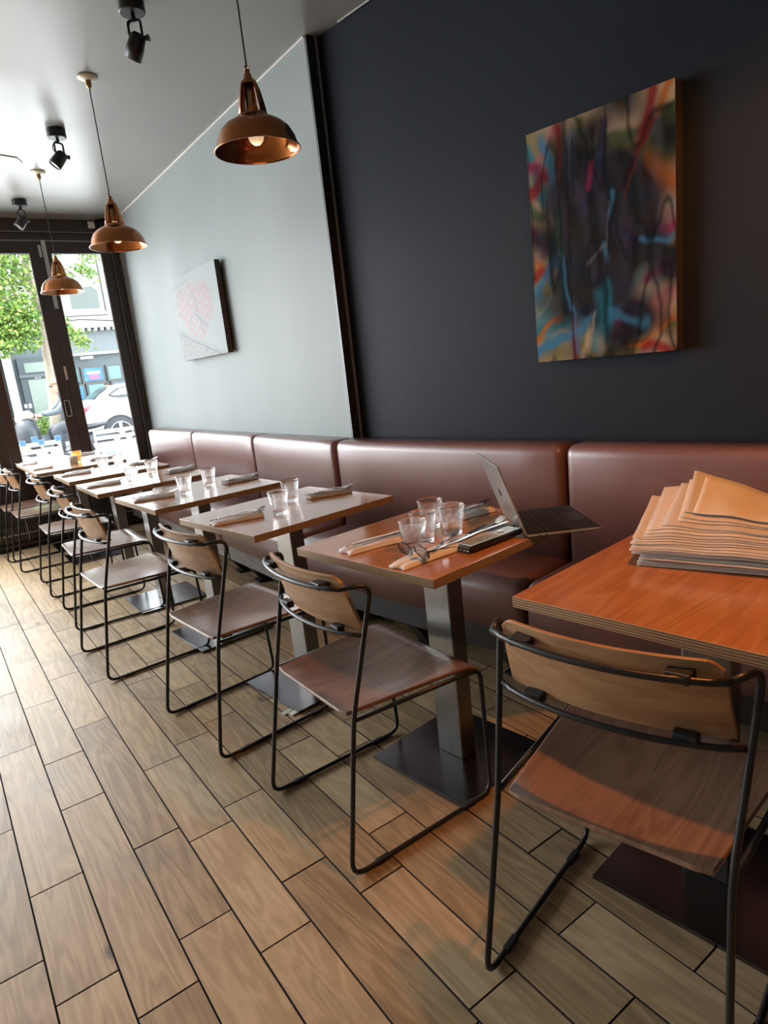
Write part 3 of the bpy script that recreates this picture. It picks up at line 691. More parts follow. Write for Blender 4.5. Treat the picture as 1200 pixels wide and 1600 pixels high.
# ------------------------------------------------------------------ pile of linen on the nearest table
A0 = Vector((1.262, .850, TZ)); U = Vector((.34, -.94, 0)).normalized(); V = Vector((.94, .34, 0)).normalized()
M_lp = [mat('pile_linen_%d' % i, c, .85, noise=(24, tuple(x*.85 for x in c), .8), bump=(420, .35, .001)) for i, c in enumerate([(.56, .50, .44), (.50, .46, .42), (.60, .54, .47)])]
NP = 24
_o = 'second third fourth fifth sixth seventh eighth ninth tenth eleventh twelfth'.split()
ORD = {i: (_o[i-1]+' from the bottom' if i < 12 else (_o[NP-2-i]+' from the top')) for i in range(1, NP-1)}
for i in range(NP):
    rnd = random.Random(100+i); f = i/(NP-1)
    su, sv = .335+rnd.uniform(-.01, .01), .245+rnd.uniform(-.012, .012)
    ou = rnd.uniform(-.012, .012)-(.030*sin(pi*min(1, max(0, (f-.25)/.75))) if f > .25 else 0)+(.02 if f > .85 else 0); ov = rnd.uniform(-.006, .006)+.02*max(0, f-.5)*0
    if i < 3: su, sv, ou, ov = .35, .255, 0, 0
    if f > .45:
        ou += .085*((f-.45)/.55)**1.2; ov += .095*((f-.45)/.55)**1.3; sv -= .085*((f-.45)/.55)**1.3; su -= .05*(f-.45)
    fan = rnd.uniform(.0, .010)*(f > .25); curl = rnd.uniform(.004, .016)*(f > .2)
    ph = rnd.uniform(0, 6.28); amp = .0012+.0016*f; rot = rnd.uniform(-.05, .05)
    nearh = .0036*i+(.0035 if i > 2 else 0)+(.0022*(i-10) if i > 10 else 0)*.0; lift = max(0, f-.12)*.088
    def fn(u, v, off, i=i):
        s = ou+su*u; t = ov+sv*v
        s2, t2 = s*cos(rot)-t*sin(rot), s*sin(rot)+t*cos(rot)
        e = .0; 
        tt = max(0, t2/.245); ss = s2/.335
        z = nearh*(1-.20*f*max(0, 1-abs(ss)*6))+lift*tt**1.25*exp(-((ss-.16)/.62)**2)+.010*f*sin(2.2*ss*pi+.5)*tt
        z += f*.0030*sin(10*ss+1.1+.05*i)*(.4+tt)+f*.0016*sin(19*ss+2+.08*i)+.00045*i*max(0, 1-ss*5)**1.6*(.2+tt)
        z += f*.0012*sin(14*tt+.06*i)
        z = max(z, .0004*(i+1)+.0)
        th = .0032 if off else 0
        if off and (u < .01 or v < .01): th = .0026
        p = A0+U*s2+V*t2; return Vector((p.x, p.y, TZ+.001+z+th))
    bm = grid(bmesh.new(), 28, 18, fn, True); bmesh.ops.recalc_face_normals(bm, faces=bm.faces)
    lab = {0: 'bottom linen napkin of the pile on the nearest table', NP-1: 'top linen napkin of the pile, curling up under the lamp'}.get(i, 'linen napkin in the pile on the nearest table, %s' % ORD.get(i, ''))
    o = obj('pile_napkin', bm, M_lp[i % 3], smooth=True)
    md = o.modifiers.new('b', 'BEVEL'); md.width = .0008; md.segments = 1; md.limit_method = 'ANGLE'
    tag(o, lab, 'napkin', 'linen napkins piled on the nearest table')

# ------------------------------------------------------------------ pendants
def make_pendant(label):
    t = thing('copper_pendant', label, 'lamp', group='copper pendant lamps in a row')
    z0 = 1.985
    prof = [(.139, 0), (.141, .003), (.138, .008), (.134, .014), (.128, .036), (.115, .060), (.095, .078), (.072, .090), (.054, .097), (.050, .106), (.047, .108)]
    bm = lathe(bmesh.new(), prof, 48, (0, 0, z0)); o = obj('shade', bm, M_copper, t, smooth=True)
    s = o.modifiers.new('s', 'SOLIDIFY'); s.thickness = .0016; s.offset = -1
    obj('rim', tube(bmesh.new(), [(.140*cos(2*pi*k/48), .140*sin(2*pi*k/48), z0+.002) for k in range(48)], .0026, 6, closed=True), M_copper, o, smooth=True)
    g = radians(232)
    for q in (0, pi):
        a0, a1 = g+q+radians(42), g+q+radians(138)
        bm = lathe(bmesh.new(), [(.047, .106), (.043, .135), (.035, .175), (.027, .200), (.022, .206)], 14, (0, 0, z0), a0, a1)
        n = obj('neck_arm', bm, M_copper, t, smooth=True); s = n.modifiers.new('s', 'SOLIDIFY'); s.thickness = .002
    obj('neck_cap', lathe(bmesh.new(), [(.027, .196), (.024, .206), (.014, .214), (.012, .226), (.008, .230), (.008, .240), (0, .240)], 24, (0, 0, z0)), M_copper, t, smooth=True)
    obj('ring', tube(bmesh.new(), [(.008*cos(2*pi*k/14), 0, z0+.243+.009*sin(2*pi*k/14)) for k in range(14)], .0022, 6, closed=True), M_brass, t)
    obj('lamp_holder', lathe(bmesh.new(), [(0, .205), (.016, .200), (.018, .140), (.020, .120), (0, .118)], 20, (0, 0, z0)), M_brass, t, smooth=True)
    b = lathe(bmesh.new(), [(.0, .018), (.012, .020), (.022, .030), (.027, .046), (.025, .064), (.019, .084), (.014, .102), (.013, .118)], 24, (0, 0, z0)); obj('bulb', b, M_bulb, t, smooth=True)
    obj('cord', tube(bmesh.new(), [(0, 0, z0+.238), (0, 0, HC-.05)], .0028, 6), M_cord, t)
    r = obj('ceiling_rose', lathe(bmesh.new(), [(0, HC), (.046, HC), (.048, HC-.006), (.030, HC-.014), (.020, HC-.018), (0, HC-.018)], 28), M_rose, t, smooth=True)
    obj('rose_cup', lathe(bmesh.new(), [(.014, HC-.017), (.014, HC-.040), (.008, HC-.052), (0, HC-.052)], 16), M_brass, r, smooth=True)
    return t
PD = [((1.104, 2.115), 'nearest copper pendant lamp in view, hanging before the dark upright trim'), ((1.033, 3.637), 'middle copper pendant lamp, in front of the far top corner of the room'), ((1.027, 5.17), 'farthest copper pendant lamp, against the window mullion')]
p0 = make_pendant(PD[0][1]); p0.location = (*PD[0][0], 0)
for (p, l) in PD[1:]: dup(p0, (*p, 0), 0, l)
dup(p0, (1.14, .60, 0), 0, 'copper pendant lamp above the nearest table, out of the picture overhead')
light('pendant_lamp_light', 'POINT', (1.14, .60, 1.998), 40, (1.0, .38, .085), shadow_soft_size=.03)
for (p, l) in PD: light('pendant_bulb_light', 'POINT', (p[0], p[1], 1.998), .12, (1.0, .55, .25), shadow_soft_size=.02)

# ------------------------------------------------------------------ ceiling spots
def make_spot(label):
    t = thing('ceiling_spotlight', label, 'spotlight', group='black ceiling spotlights')
    obj('base', lathe(bmesh.new(), [(0, 0), (.052, 0), (.052, -.045), (.048, -.048), (0, -.048)], 28), M_black, t, smooth=False, bevel=.001)
    obj('stem', tube(bmesh.new(), [(0, 0, -.046), (0, 0, -.070)], .009, 10), M_black, t)
    yk = obj('yoke', tube(bmesh.new(), fillet([(-.026, 0, -.145), (-.026, 0, -.072), (.026, 0, -.072), (.026, 0, -.145)], .012), .0055, 8), M_black, t, smooth=True)
    obj('knob', tube(bmesh.new(), [(.028, 0, -.140), (.052, 0, -.140)], [.008, .013], 10), M_black, yk)
    obj('cable', tube(bmesh.new(), fillet([(0, .005, -.055), (-.036, .01, -.09), (-.030, .006, -.125), (-.01, 0, -.135)], .03), .003, 6), M_cord, t)
    M = Matrix.Translation((0, 0, -.145)) @ Matrix.Rotation(radians(38), 4, 'Y') @ Matrix.Rotation(radians(18), 4, 'X')
    bm = lathe(bmesh.new(), [(0, .030), (.020, .028), (.030, .016), (.034, -.02), (.036, -.065), (.031, -.065), (.029, -.02), (0, -.015)], 24); xform(bm, M); cn = obj('lamp_can', bm, M_black, t, smooth=True)
    bm = lathe(bmesh.new(), [(0, -.058), (.031, -.058), (.030, -.052), (0, -.050)], 20); xform(bm, M); obj('lens', bm, M_steel, cn)
    return t
SPT = [((1.045, 2.905), -40, 'nearest black ceiling spotlight, at the top edge of the picture'), ((1.008, 4.37), 20, 'middle black ceiling spotlight, between two pendant roses'), ((.997, 5.90), 25, 'farthest black ceiling spotlight, close to the window beam')]
s0 = make_spot(SPT[0][2]); s0.location = (*SPT[0][0], HC); s0.rotation_euler = (0, 0, radians(SPT[0][1]))
for (p, a, l) in SPT[1:]: dup(s0, (*p, HC), radians(a), l)

# ------------------------------------------------------------------ ceiling fan
fan = thing('ceiling_fan', 'pale ceiling fan with one blade tip reaching in from the left', 'fan', (.02, 4.12, 0))
obj('hub', lathe(bmesh.new(), [(0, 2.55), (.10, 2.54), (.11, 2.49), (.07, 2.45), (0, 2.44)], 28), M_white, fan, smooth=True)
obj('rod', tube(bmesh.new(), [(0, 0, 2.54), (0, 0, HC)], .014, 10), M_white, fan)
M_blade = mat('pale_fan_blade', (.62, .58, .54), .4)
for q in range(3):
    bm = bmesh.new(); pts = [(.09, -.05), (.30, -.10), (.60, -.105), (.70, -.075), (.735, .0), (.68, .055), (.45, .10), (.25, .09), (.09, .05)]
    extrude_poly(bm, pts, 2.496, 2.504); xform(bm, Matrix.Rotation(q*2*pi/3, 4, 'Z')); obj('blade', bm, M_blade, fan, bevel=.002)

# ------------------------------------------------------------------ paintings
def painting(name, label, origin, ux, w, h, thick, colfn, nu, nv, side, gap=.0):
    t = thing(name, label, 'painting', origin)
    ux = Vector(ux); n = Vector((-ux.y, ux.x, 0))
    if n.x > 0: n = -n                                  # faces the room
    bm = bmesh.new(); vs = [[bm.verts.new(ux*w*i/nu+n*(thick+.0008)+Vector((0, 0, h*j/nv))) for j in range(nv+1)] for i in range(nu+1)]
    for i in range(nu):
        for j in range(nv): bm.faces.new((vs[i][j], vs[i+1][j], vs[i+1][j+1], vs[i][j+1]))
    bmesh.ops.recalc_face_normals(bm, faces=bm.faces)
    m = vcol_mat(name+'_paint', .7, .12 if 'abs' in name else .3, .15); o = obj('painted_face', bm, m, t)
    ca = o.data.color_attributes.new('Col', 'FLOAT_COLOR', 'POINT')
    for i in range(nu+1):
        for j in range(nv+1): ca.data[i*(nv+1)+j].color = (*colfn(i/nu, j/nv), 1)
    bm = bmesh.new(); e0, e1 = n*gap, n*thick
    for (a, b) in (((0, 0), (w, h)),):
        c = [ux*0+e0, ux*w+e0, ux*w+e1, ux*0+e1]
        lo = [bm.verts.new(v) for v in c]; hi = [bm.verts.new(v+Vector((0, 0, h))) for v in c]
        bm.faces.new(lo); bm.faces.new(hi)
        for k in range(4): bm.faces.new((lo[k], lo[(k+1) % 4], hi[(k+1) % 4], hi[k]))
    bmesh.ops.recalc_face_normals(bm, faces=bm.faces); obj('stretcher', bm, side, t)
    return t
def seg_d(px, py, a, b):
    ax, ay = a; bx, by = b; dx, dy = bx-ax, by-ay; t = max(0, min(1, ((px-ax)*dx+(py-ay)*dy)/(dx*dx+dy*dy+1e-9)))
    return sqrt((px-ax-t*dx)**2+(py-ay-t*dy)**2)
from mathutils import noise as MN
CREAM = (.62, .50, .36); NAVY = (.030, .032, .060); TEAL = (.05, .30, .38); BLUE = (.10, .33, .52); RED = (.42, .03, .03); MAG = (.38, .05, .16)
OLIVE = (.20, .21, .05); GREEN = (.08, .17, .08); PINK = (.55, .28, .28); ORNG = (.60, .24, .05); PURP = (.14, .09, .22)
STR = [((.0, .93), (.12, .72), .035, TEAL), ((.06, .86), (.22, .98), .03, PINK), ((.24, .99), (.24, .80), .035, RED), ((.12, .93), (.24, .72), .04, BLUE), ((.40, .97), (.38, .78), .03, OLIVE),
       ((.42, .88), (.98, .97), .05, CREAM), ((.40, .84), (.99, .88), .035, GREEN), ((.62, .82), (1.0, .74), .05, OLIVE), ((.88, .99), (.80, .84), .04, RED), ((.97, .99), (.90, .90), .03, ORNG), ((.86, .88), (.66, .66), .022, RED),
       ((.55, .94), (.53, .70), .03, PURP), ((.52, .82), (.60, .68), .025, BLUE), ((.42, .80), (.52, .74), .03, MAG), ((.45, .76), (.45, .66), .05, PURP), ((.0, .86), (.14, .80), .03, MAG), ((.0, .74), (.12, .80), .03, RED),
       ((.0, .68), (.10, .64), .05, GREEN), ((.24, .76), (.26, .56), .04, ORNG), ((.22, .62), (.16, .44), .04, OLIVE), ((.24, .66), (.14, .36), .03, TEAL), ((.0, .60), (.08, .50), .04, MAG), ((.02, .50), (.06, .42), .05, CREAM), ((.03, .44), (.10, .42), .03, ORNG),
       ((.0, .38), (.14, .42), .03, RED), ((.02, .30), (.20, .50), .03, BLUE), ((.20, .50), (.30, .04), .032, BLUE), ((.0, .14), (.50, .20), .03, TEAL), ((.0, .04), (.46, .16), .035, BLUE), ((.0, .10), (.20, .20), .02, ORNG), ((.36, .0), (.46, .22), .03, CREAM), ((.30, .22), (.30, .0), .03, RED),
       ((.48, .20), (.58, .32), .05, TEAL), ((.50, .24), (.56, .10), .06, TEAL), ((.56, .20), (.80, .14), .04, BLUE), ((.60, .10), (.72, .18), .05, MAG), ((.52, .0), (.98, .10), .035, OLIVE), ((.66, .02), (.98, .14), .02, ORNG), ((.80, .04), (1.0, .0), .04, RED), ((.86, .08), (.98, .05), .04, CREAM),
       ((.92, .20), (1.0, .34), .05, CREAM), ((.82, .30), (1.0, .34), .035, MAG), ((.84, .16), (.98, .22), .05, PINK), ((.76, .46), (.98, .46), .03, BLUE), ((.88, .50), (1.0, .50), .04, MAG), ((.82, .40), (1.0, .40), .03, OLIVE), ((.84, .72), (1.0, .64), .06, ORNG), ((.90, .84), (1.0, .80), .04, OLIVE),
       ((.58, .66), (.62, .52), .03, (.12, .18, .30)), ((.54, .48), (.56, .40), .02, BLUE), ((.68, .50), (.74, .44), .04, PURP), ((.40, .42), (.56, .50), .012, (.25, .25, .28)), ((.04, .22), (.22, .34), .012, (.35, .45, .45)), ((.30, .30), (.40, .40), .012, (.35, .33, .35))]
STR2 = [((.50, .26), (.54, .14), .05, TEAL), ((.56, .30), (.56, .16), .03, TEAL), ((.56, .18), (.82, .13), .022, BLUE), ((.30, .22), (.32, .02), .018, BLUE), ((.22, .50), (.28, .22), .014, BLUE), ((.54, .46), (.56, .40), .02, BLUE),
        ((.60, .66), (.58, .58), .018, BLUE), ((.62, .54), (.70, .44), .03, (.10, .09, .17)), ((.70, .44), (.74, .52), .025, (.10, .09, .17)), ((.42, .41), (.56, .47), .010, (.22, .22, .25)), ((.0, .03), (.45, .17), .016, BLUE), ((.36, .74), (.42, .60), .025, (.10, .09, .17)),
        ((.22, .62), (.22, .48), .025, (.07, .13, .05)), ((.48, .80), (.44, .70), .02, MAG), ((.78, .46), (.97, .44), .014, BLUE), ((.48, .92), (.50, .74), .010, (.015, .015, .03)), ((.56, .92), (.56, .74), .010, (.015, .015, .03)), ((.86, .9), (.68, .62), .010, (.18, .05, .03)), ((.57, .62), (.55, .34), .007, (.16, .18, .24)),
        ((.14, .70), (.16, .30), .016, (.02, .02, .04)), ((.34, .92), (.34, .70), .012, (.02, .02, .03)), ((.40, .0), (.46, .18), .012, (.45, .38, .30)), ((.70, .02), (.96, .12), .010, ORNG)]
def art_near(u, v):
    q = Vector((u*3, v*4.2, 0)); wu = u+.016*MN.noise(q*1.7)+.008*MN.noise(q*5); wv = v+.030*MN.noise(q*1.7+Vector((9, 0, 0)))+.02*MN.noise(q*4+Vector((3, 1, 0)))
    n = MN.noise(q*1.3+Vector((5, 5, 0))); base = [CREAM[i]*(.9) for i in range(3)]
    c = list(base)
    g = max(0, min(1, .5+1.2*MN.noise(q*2+Vector((2, 7, 0))))); c = [c[i]*(1-g*.75)+(TEAL if n > 0 else OLIVE)[i]*g*.75 for i in range(3)]
    for a, b, w, col in STR:
        d = seg_d(wu, wv, a, b); k = max(0, min(1, 1.35-d/w))**1.3*.85
        if k > 0: c = [c[i]*(1-k)+col[i]*k for i in range(3)]
    # dark mass in the middle
    dx, dy = (wu-.55)/.40, (wv-.52)/.40; m = max(0, min(1, 2.3-(dx*dx+dy*dy)**.5*1.45+1.0*MN.noise(q*1.5+Vector((1, 4, 0)))))
    ln = abs(MN.noise(Vector((wu*9, wv*4, 3)))); m = m*.93
    dk = tuple(NAVY[i]*(.35+1.6*max(0, MN.noise(Vector((wu*14, wv*5, 2)))+.25))+.006 for i in range(3)); c = [c[i]*(1-m)+dk[i]*m for i in range(3)]
    for a, b, w, col in STR2:
        d = seg_d(wu, wv, a, b); k = max(0, min(1, 1.3-d/w))*.6
        if k > 0: c = [c[i]*(1-k)+col[i]*k for i in range(3)]
    ol = abs(MN.noise(Vector((wu*7, wv*2.2, 8)))); e = max(0, 1-ol/.09)*.7; c = [c[i]*(1-e)+.02*e for i in range(3)]
    return tuple(max(0, .62*x**1.3-.004) for x in c)
dN = Vector((sin(T8), -cos(T8), 0)); oN = near(XW+.06, 2.90)+dN*1.155
painting('abstract_painting', 'large dark abstract canvas of blue, green and red strokes on the navy wall', (oN.x, oN.y, 1.20), dN, .533, .804, .05, art_near, 140, 210, mat('raw_canvas_edge', (.07, .05, .035), .7))
def art_far(u, v):     # u runs from the window end towards the camera
    c = (.50, .55, .56)  # washed-out palette: window glare is mixed into the colours
    x, y = u-.45, v-.62
    x += .10*y
    if abs(x) < .40*max(0, min(1, (y+.42)/.34))**.7*(1-max(0, y-.10)*1.6) and -.42 < y < .24+.03*sin(u*19):
        zz = (v*9+abs(((u*5) % 1)-.5)*1.6) % 1
        c = (.56, .45, .47) if zz < .5 else (.53, .52, .54)
        if abs(u-.52+.25*(v-.5)) < .012 and v < .80: c = (.36, .42, .45)
        if abs((v-.52)+(u-.45)*.8) < .018 and u > .42: c = (.36, .42, .45)
        if abs((v-.40)-(u-.30)*1.6) < .02 and v < .52: c = (.40, .46, .48)
    if v < .42-.42*(u-.02) : c = (.46, .50, .50)
    if v < .34-.40*(u-.02):
        s = MN.noise(Vector((u*22, v*44, 0))); c = (.40, .42, .43) if s > 0 else (.50, .50, .50)
    if abs(v-(.34-.40*(u-.02))) < .008: c = (.28, .34, .35)
    if v > .88+.1*u-.02*0 and abs(v-(.90+.05*u)) < .006: c = (.38, .44, .45)
    return tuple(x*.62 for x in c)
M_edge = mat('brown_canvas_edge', (.055, .028, .018), .6)
painting('glare_washed_painting', 'painting of a red zigzag shape, washed by coloured-in glare, on the light grey wall', (XW, 5.085, 1.44), (0, -1, 0), .872, .588, .055, art_far, 90, 90, M_edge, gap=.02)
bb = obj('backing_frame', B((0, 0, 0), (.02, .78, .54)), M_black, bpy.data.objects['glare_washed_painting']); bb.location = (-.021, -.828, .024)

# ------------------------------------------------------------------ outdoors
GZ = .10
M_pave = mat('pavement_stone', (.34, .335, .32), .8, noise=(3, (.28, .275, .26), .8)); GP = -.04; M_road = mat('asphalt', (.20, .20, .205), .85, noise=(8, (.16, .16, .165), .8))
struct('pavement', B((-14, YW+.2, -.2), (22, 11.2, GP)), M_pave)
bm = bmesh.new(); pr0 = [(11.2, -.2), (17.4, -.2), (17.4, .085), (14.6, .085), (13.2, -.03), (11.2, -.05)]
extrude_poly(bm, pr0, -14, 22); xform(bm, Matrix(((0, 0, 1, 0), (1, 0, 0, 0), (0, 1, 0, 0), (0, 0, 0, 1)))); bmesh.ops.recalc_face_normals(bm, faces=bm.faces); struct('road', bm, M_road); struct('pavement_far', B((-14, 17.4, -.1), (22, 19.0, GZ+.04)), M_pave)
BY = 19.0
M_wallw = mat('white_stucco', (.36, .36, .35), .8); M_wallg = mat('slate_grey_shopfront', (.085, .105, .115), .6); M_sash = mat('white_sash', (.44, .44, .43), .5)
M_dglass = mat('dark_reflecting_glass', (.05, .07, .065), .08, spec=.8); M_lglass = mat('pale_door_glass', (.17, .21, .18), .2)
bd = thing('shop_building', 'white terrace with a slate grey shopfront across the street', 'building', (0, BY, 0))
obj('upper_wall', B((-8, .05, 3.0), (14, .6, 6.2)), M_wallw, bd); obj('shopfront_wall', B((-8, .08, GZ), (14, .6, 3.0)), M_wallg, bd)
obj('cornice', B((3.3, -.22, 2.98), (14, .05, 3.10)), M_sash, bd); obj('cornice', B((3.3, -.12, 3.10), (14, .05, 3.28)), M_wallw, bd)
bm = bmesh.new()
for k in range(60): box(bm, (3.35+k*.16, -.20, 2.90), (3.43+k*.16, -.05, 2.98))
dn_ = obj('dentils', bm, M_sash, bd); dn_['kind'] = 'stuff'
obj('fascia', B((3.4, -.02, 2.36), (14, .08, 2.90)), mat('fascia_grey', (.12, .14, .15), .5), bd); obj('fascia_moulding', B((3.35, -.06, 2.30), (14, .08, 2.36)), M_sash, bd)
obj('downpipe', B((2.04, -.12, GZ), (2.24, .08, 6.1)), M_sash, bd, bevel=.03); obj('bright_pilaster', B((1.2, -.05, GZ), (1.98, .1, 2.6)), M_wallw, bd)
for k, (x0, x1) in enumerate(((3.90, 4.60), (5.3, 6.0), (1.0, 1.7), (7, 7.7))):
    w = obj('sash_window', B((x0-.10, -.06, 3.38), (x1+.10, .06, 4.78)), M_sash, bd)
    obj('pane', B((x0, -.075, 3.47), (x1, -.055, 4.02)), M_dglass, w); obj('pane', B((x0, -.075, 4.12), (x1, -.055, 4.68)), mat('pale_pane', (.20, .25, .23), .1) if k == 0 else bpy.data.materials['pale_pane'], w)
    obj('sill', B((x0-.18, -.16, 3.30), (x1+.18, .05, 3.38)), M_sash, w)
obj('pilaster', B((4.75, -.12, 3.28), (4.95, .05, 6.2)), M_sash, bd)
d_ = obj('shop_door', B((2.36, -.02, GZ), (3.16, .07, 2.34)), mat('door_grey', (.055, .068, .075), .5), bd)
obj('door_pane', B((2.52, -.04, .55), (2.98, -.02, 1.80)), M_lglass, d_); obj('transom_pane', B((2.50, -.04, 1.98), (3.02, -.02, 2.22)), mat('transom_glass', (.16, .20, .17), .2), d_)
obj('frame_moulding', B((2.34, -.06, 1.86), (3.18, -.02, 1.93)), M_wallg, d_)
def text(name, body, size, loc, rot, m, parent, ext=.002):
    cu = bpy.data.curves.new(name, 'FONT'); cu.body = body; cu.size = size; cu.extrude = ext; cu.align_x = 'CENTER'
    o = bpy.data.objects.new(name, cu); cu.materials.append(m); me = bpy.data.meshes.new_from_object(o); bpy.data.objects.remove(o); o = bpy.data.objects.new(name, me); o.location = loc; o.rotation_euler = rot; return link(o, parent)
text('house_number', '283a', .085, (2.75, -.05, 1.82), (pi/2, 0, 0), M_sash, d_)
M_post = [mat('poster_blue', (.02, .10, .24), .4, noise=(9, (.05, .19, .30), .4)), mat('poster_pink', (.36, .09, .16), .4), mat('poster_teal', (.05, .19, .19), .4), mat('poster_white', (.42, .43, .44), .4), mat('poster_light_blue', (.11, .23, .34), .4)]
for n, (x0, x1, z0, z1, ps) in enumerate([(3.50, 3.72, 1.64, 1.95, 2), (3.86, 4.34, 1.62, 1.96, 0), (4.50, 4.80, 1.62, 1.96, 4), (3.50, 3.78, .35, 1.52, 0), (3.92, 4.40, .35, 1.52, 4), (4.56, 5.0, .35, 1.52, 0)]):
    w = obj('shop_window', B((x0-.05, -.02, z0-.05), (x1+.05, .07, z1+.05)), mat('shop_frame', (.07, .075, .07), .5) if n == 0 else bpy.data.materials['shop_frame'], bd)
    obj('poster', B((x0, -.035, z0), (x1, -.02, z1)), M_post[ps], w)
    if n == 1: obj('poster', B((3.98, -.045, 1.66), (4.24, -.035, 1.78)), M_post[1], w); obj('poster', B((3.94, -.042, 1.80), (4.28, -.035, 1.87)), M_post[3], w)
    if n == 3:
        bm = bmesh.new(); extrude_poly(bm, [(3.50, 1.52), (3.58, 1.52), (3.66, .35), (3.50, .35)], 0, .01); xform(bm, Matrix.Translation((0, -.035, 0)) @ Matrix.Rotation(pi/2, 4, 'X')); obj('poster', bm, M_post[1], w)
    if n == 4:
        for q in range(5): obj('poster_stripe', B((3.95, -.045, .55+q*.16), (4.22, -.035, .62+q*.16)), M_post[(0, 1, 3, 0, 4)[q]], w)
    if n == 5: obj('poster', B((4.58, -.045, .6), (4.70, -.035, 1.50)), M_post[1], w)
obj('fascia_lamp', B((3.85, -.16, 2.20), (4.15, -.06, 2.26)), M_rose, bd)
obj('overhead_cable', tube(bmesh.new(), [(3.3, -.14, 3.14), (4.0, -.16, 3.20), (5, -.14, 3.12), (7, -.14, 3.2)], .012, 5), M_black, bd)

# street tree
random.seed(11)
tr = thing('street_tree', 'bright green leafy street tree with a pale leaning trunk across the road', 'tree', (2.62, 16.6, GZ))
M_bark = mat('pale_bark', (.30, .25, .19), .8, noise=(14, (.20, .165, .125), .7)); M_leaf = [mat('sunlit_leaf', (.125, .22, .028), .5), mat('leaf_deep', (.06, .14, .02), .5), mat('leaf_yellow', (.22, .28, .055), .5)]
for m in M_leaf:
    b = m.node_tree.nodes['Principled BSDF']; b.inputs['Transmission Weight'].default_value = 0
obj('trunk', tube(bmesh.new(), [(-.10, 0, 0), (0, 0, 1.0), (.10, 0, 2.0), (.12, 0, 3.2), (.0, 0, 4.6)], [.14, .12, .115, .10, .06], 10), M_bark, tr, smooth=True)
BR = [((.12, 0, 2.6), (-.9, -.8, 3.6), (-1.5, -1.2, 3.4)), ((.12, 0, 3.0), (.5, -1.2, 3.9), (.9, -2.2, 3.2)), ((.1, 0, 3.4), (-.5, .3, 4.6), (-1.0, .4, 5.6)), ((.05, 0, 4.0), (.6, .2, 5.2), (1.1, .2, 6.0))]
for b_ in BR: obj('branch', tube(bmesh.new(), fillet(b_, .4, 4), [.055]*3+[.04]*3+[.03]*(len(fillet(b_, .4, 4))-6), 7), M_bark, tr)
bm = bmesh.new()
def leaf(c, s):
    n = Vector((random.gauss(0, 1), random.gauss(-.6, 1), random.gauss(.5, 1))).normalized(); u = n.orthogonal().normalized(); u.rotate(Matrix.Rotation(random.uniform(0, 6.3), 3, n)); w = n.cross(u)
    q = [c-u*s, c-u*s*.2+w*s*.55, c+u*s, c-u*s*.2-w*s*.55]
    f = bm.faces.new([bm.verts.new(v) for v in q]); f.material_index = random.choice((0, 0, 0, 1, 2))
BL = [((-.9, -.5, 3.4), (.95, .9, 1.15), 4200), ((-.2, -.9, 4.6), (1.0, .9, 1.0), 2600), ((-1.4, -.3, 4.6), (1.1, .9, 1.2), 2400), ((-.1, -.3, 5.6), (1.6, 1.0, 1.0), 2200), ((-.95, -.8, 2.45), (.55, .5, .40), 900), ((-.35, -.7, 2.75), (.40, .4, .6), 900),
      ((-1.5, -.6, 2.9), (.5, .5, .8), 900)]
for c, r, n in BL:
    for _ in range(n):
        v = Vector((random.gauss(0, 1), random.gauss(0, 1), random.gauss(0, 1))).normalized()*random.random()**.4
        leaf(Vector((c[0]+v.x*r[0], c[1]+v.y*r[1], c[2]+v.z*r[2])), random.uniform(.035, .065))
def spray(pts, rad, n):
    pts = [Vector(p) for p in pts]
    for _ in range(n):
        t = random.random()*(len(pts)-1); i = int(t); p = pts[i].lerp(pts[min(i+1, len(pts)-1)], t-i)
        leaf(p+Vector((random.gauss(0, 1), random.gauss(0, 1), random.gauss(0, 1)))*rad, random.uniform(.03, .055))
spray([(-.12, -2.1, 3.35), (-.02, -2.1, 2.95), (.10, -2.1, 2.62), (.28, -2.1, 2.36), (.50, -2.1, 2.18)], .085, 800)
spray([(.5, -1.4, 4.4), (.9, -1.4, 4.15), (1.25, -1.4, 4.1), (1.0, -1.4, 3.95)], .10, 420)
spray([(.6, -1.4, 3.65), (.9, -1.4, 3.75), (1.05, -1.4, 3.60)], .07, 220)
fo = obj('foliage', bm, M_leaf, tr); fo['kind'] = 'stuff'

# white car
car = thing('white_car', 'white saloon car parked in the street, its rear quarter in the right pane', 'car', (2.80, 15.0, GZ-.02))
M_car = mat('white_car_paint', (.46, .47, .47), .25, coat=.6); M_cglass = mat('car_glass', (.20, .24, .24), .08, spec=.8); M_tyre = mat('tyre_rubber', (.03, .03, .032), .7); M_alloy = mat('alloy_wheel', (.70, .71, .72), .25, metal=.8)
ST = [(.0, .34, .80, .70, 0), (.08, .28, 1.02, .80, 0), (.14, .24, 1.06, .84, 0), (.5, .22, 1.09, .86, 0), (.9, .20, 1.08, .88, 0), (2.6, .20, 1.02, .88, 0), (3.4, .20, .98, .88, 0), (4.1, .22, .86, .84, 0), (4.4, .28, .66, .72, 0)]
bm = bmesh.new(); R = []
for x, zb, zt, hw, _ in ST:
    ring = [(hw*.9, zb), (hw, zb+.12), (hw+.01, (zb+zt)/2), (hw-.03, zt-.10), (hw*.86, zt), (0, zt+.02)]
    ring = [(-a, z) for a, z in ring[:-1]]+[ring[-1]]+[(a, z) for a, z in ring[:-1]][::-1]
    R.append([bm.verts.new((x, .88+a, z)) for a, z in ring])
for A, C in zip(R[:-1], R[1:]):
    for k in range(len(A)-1): bm.faces.new((A[k], A[k+1], C[k+1], C[k]))
    bm.faces.new((A[-1], A[0], C[0], C[-1]))
bm.faces.new(R[0]); bm.faces.new(R[-1][::-1]); bmesh.ops.recalc_face_normals(bm, faces=bm.faces)
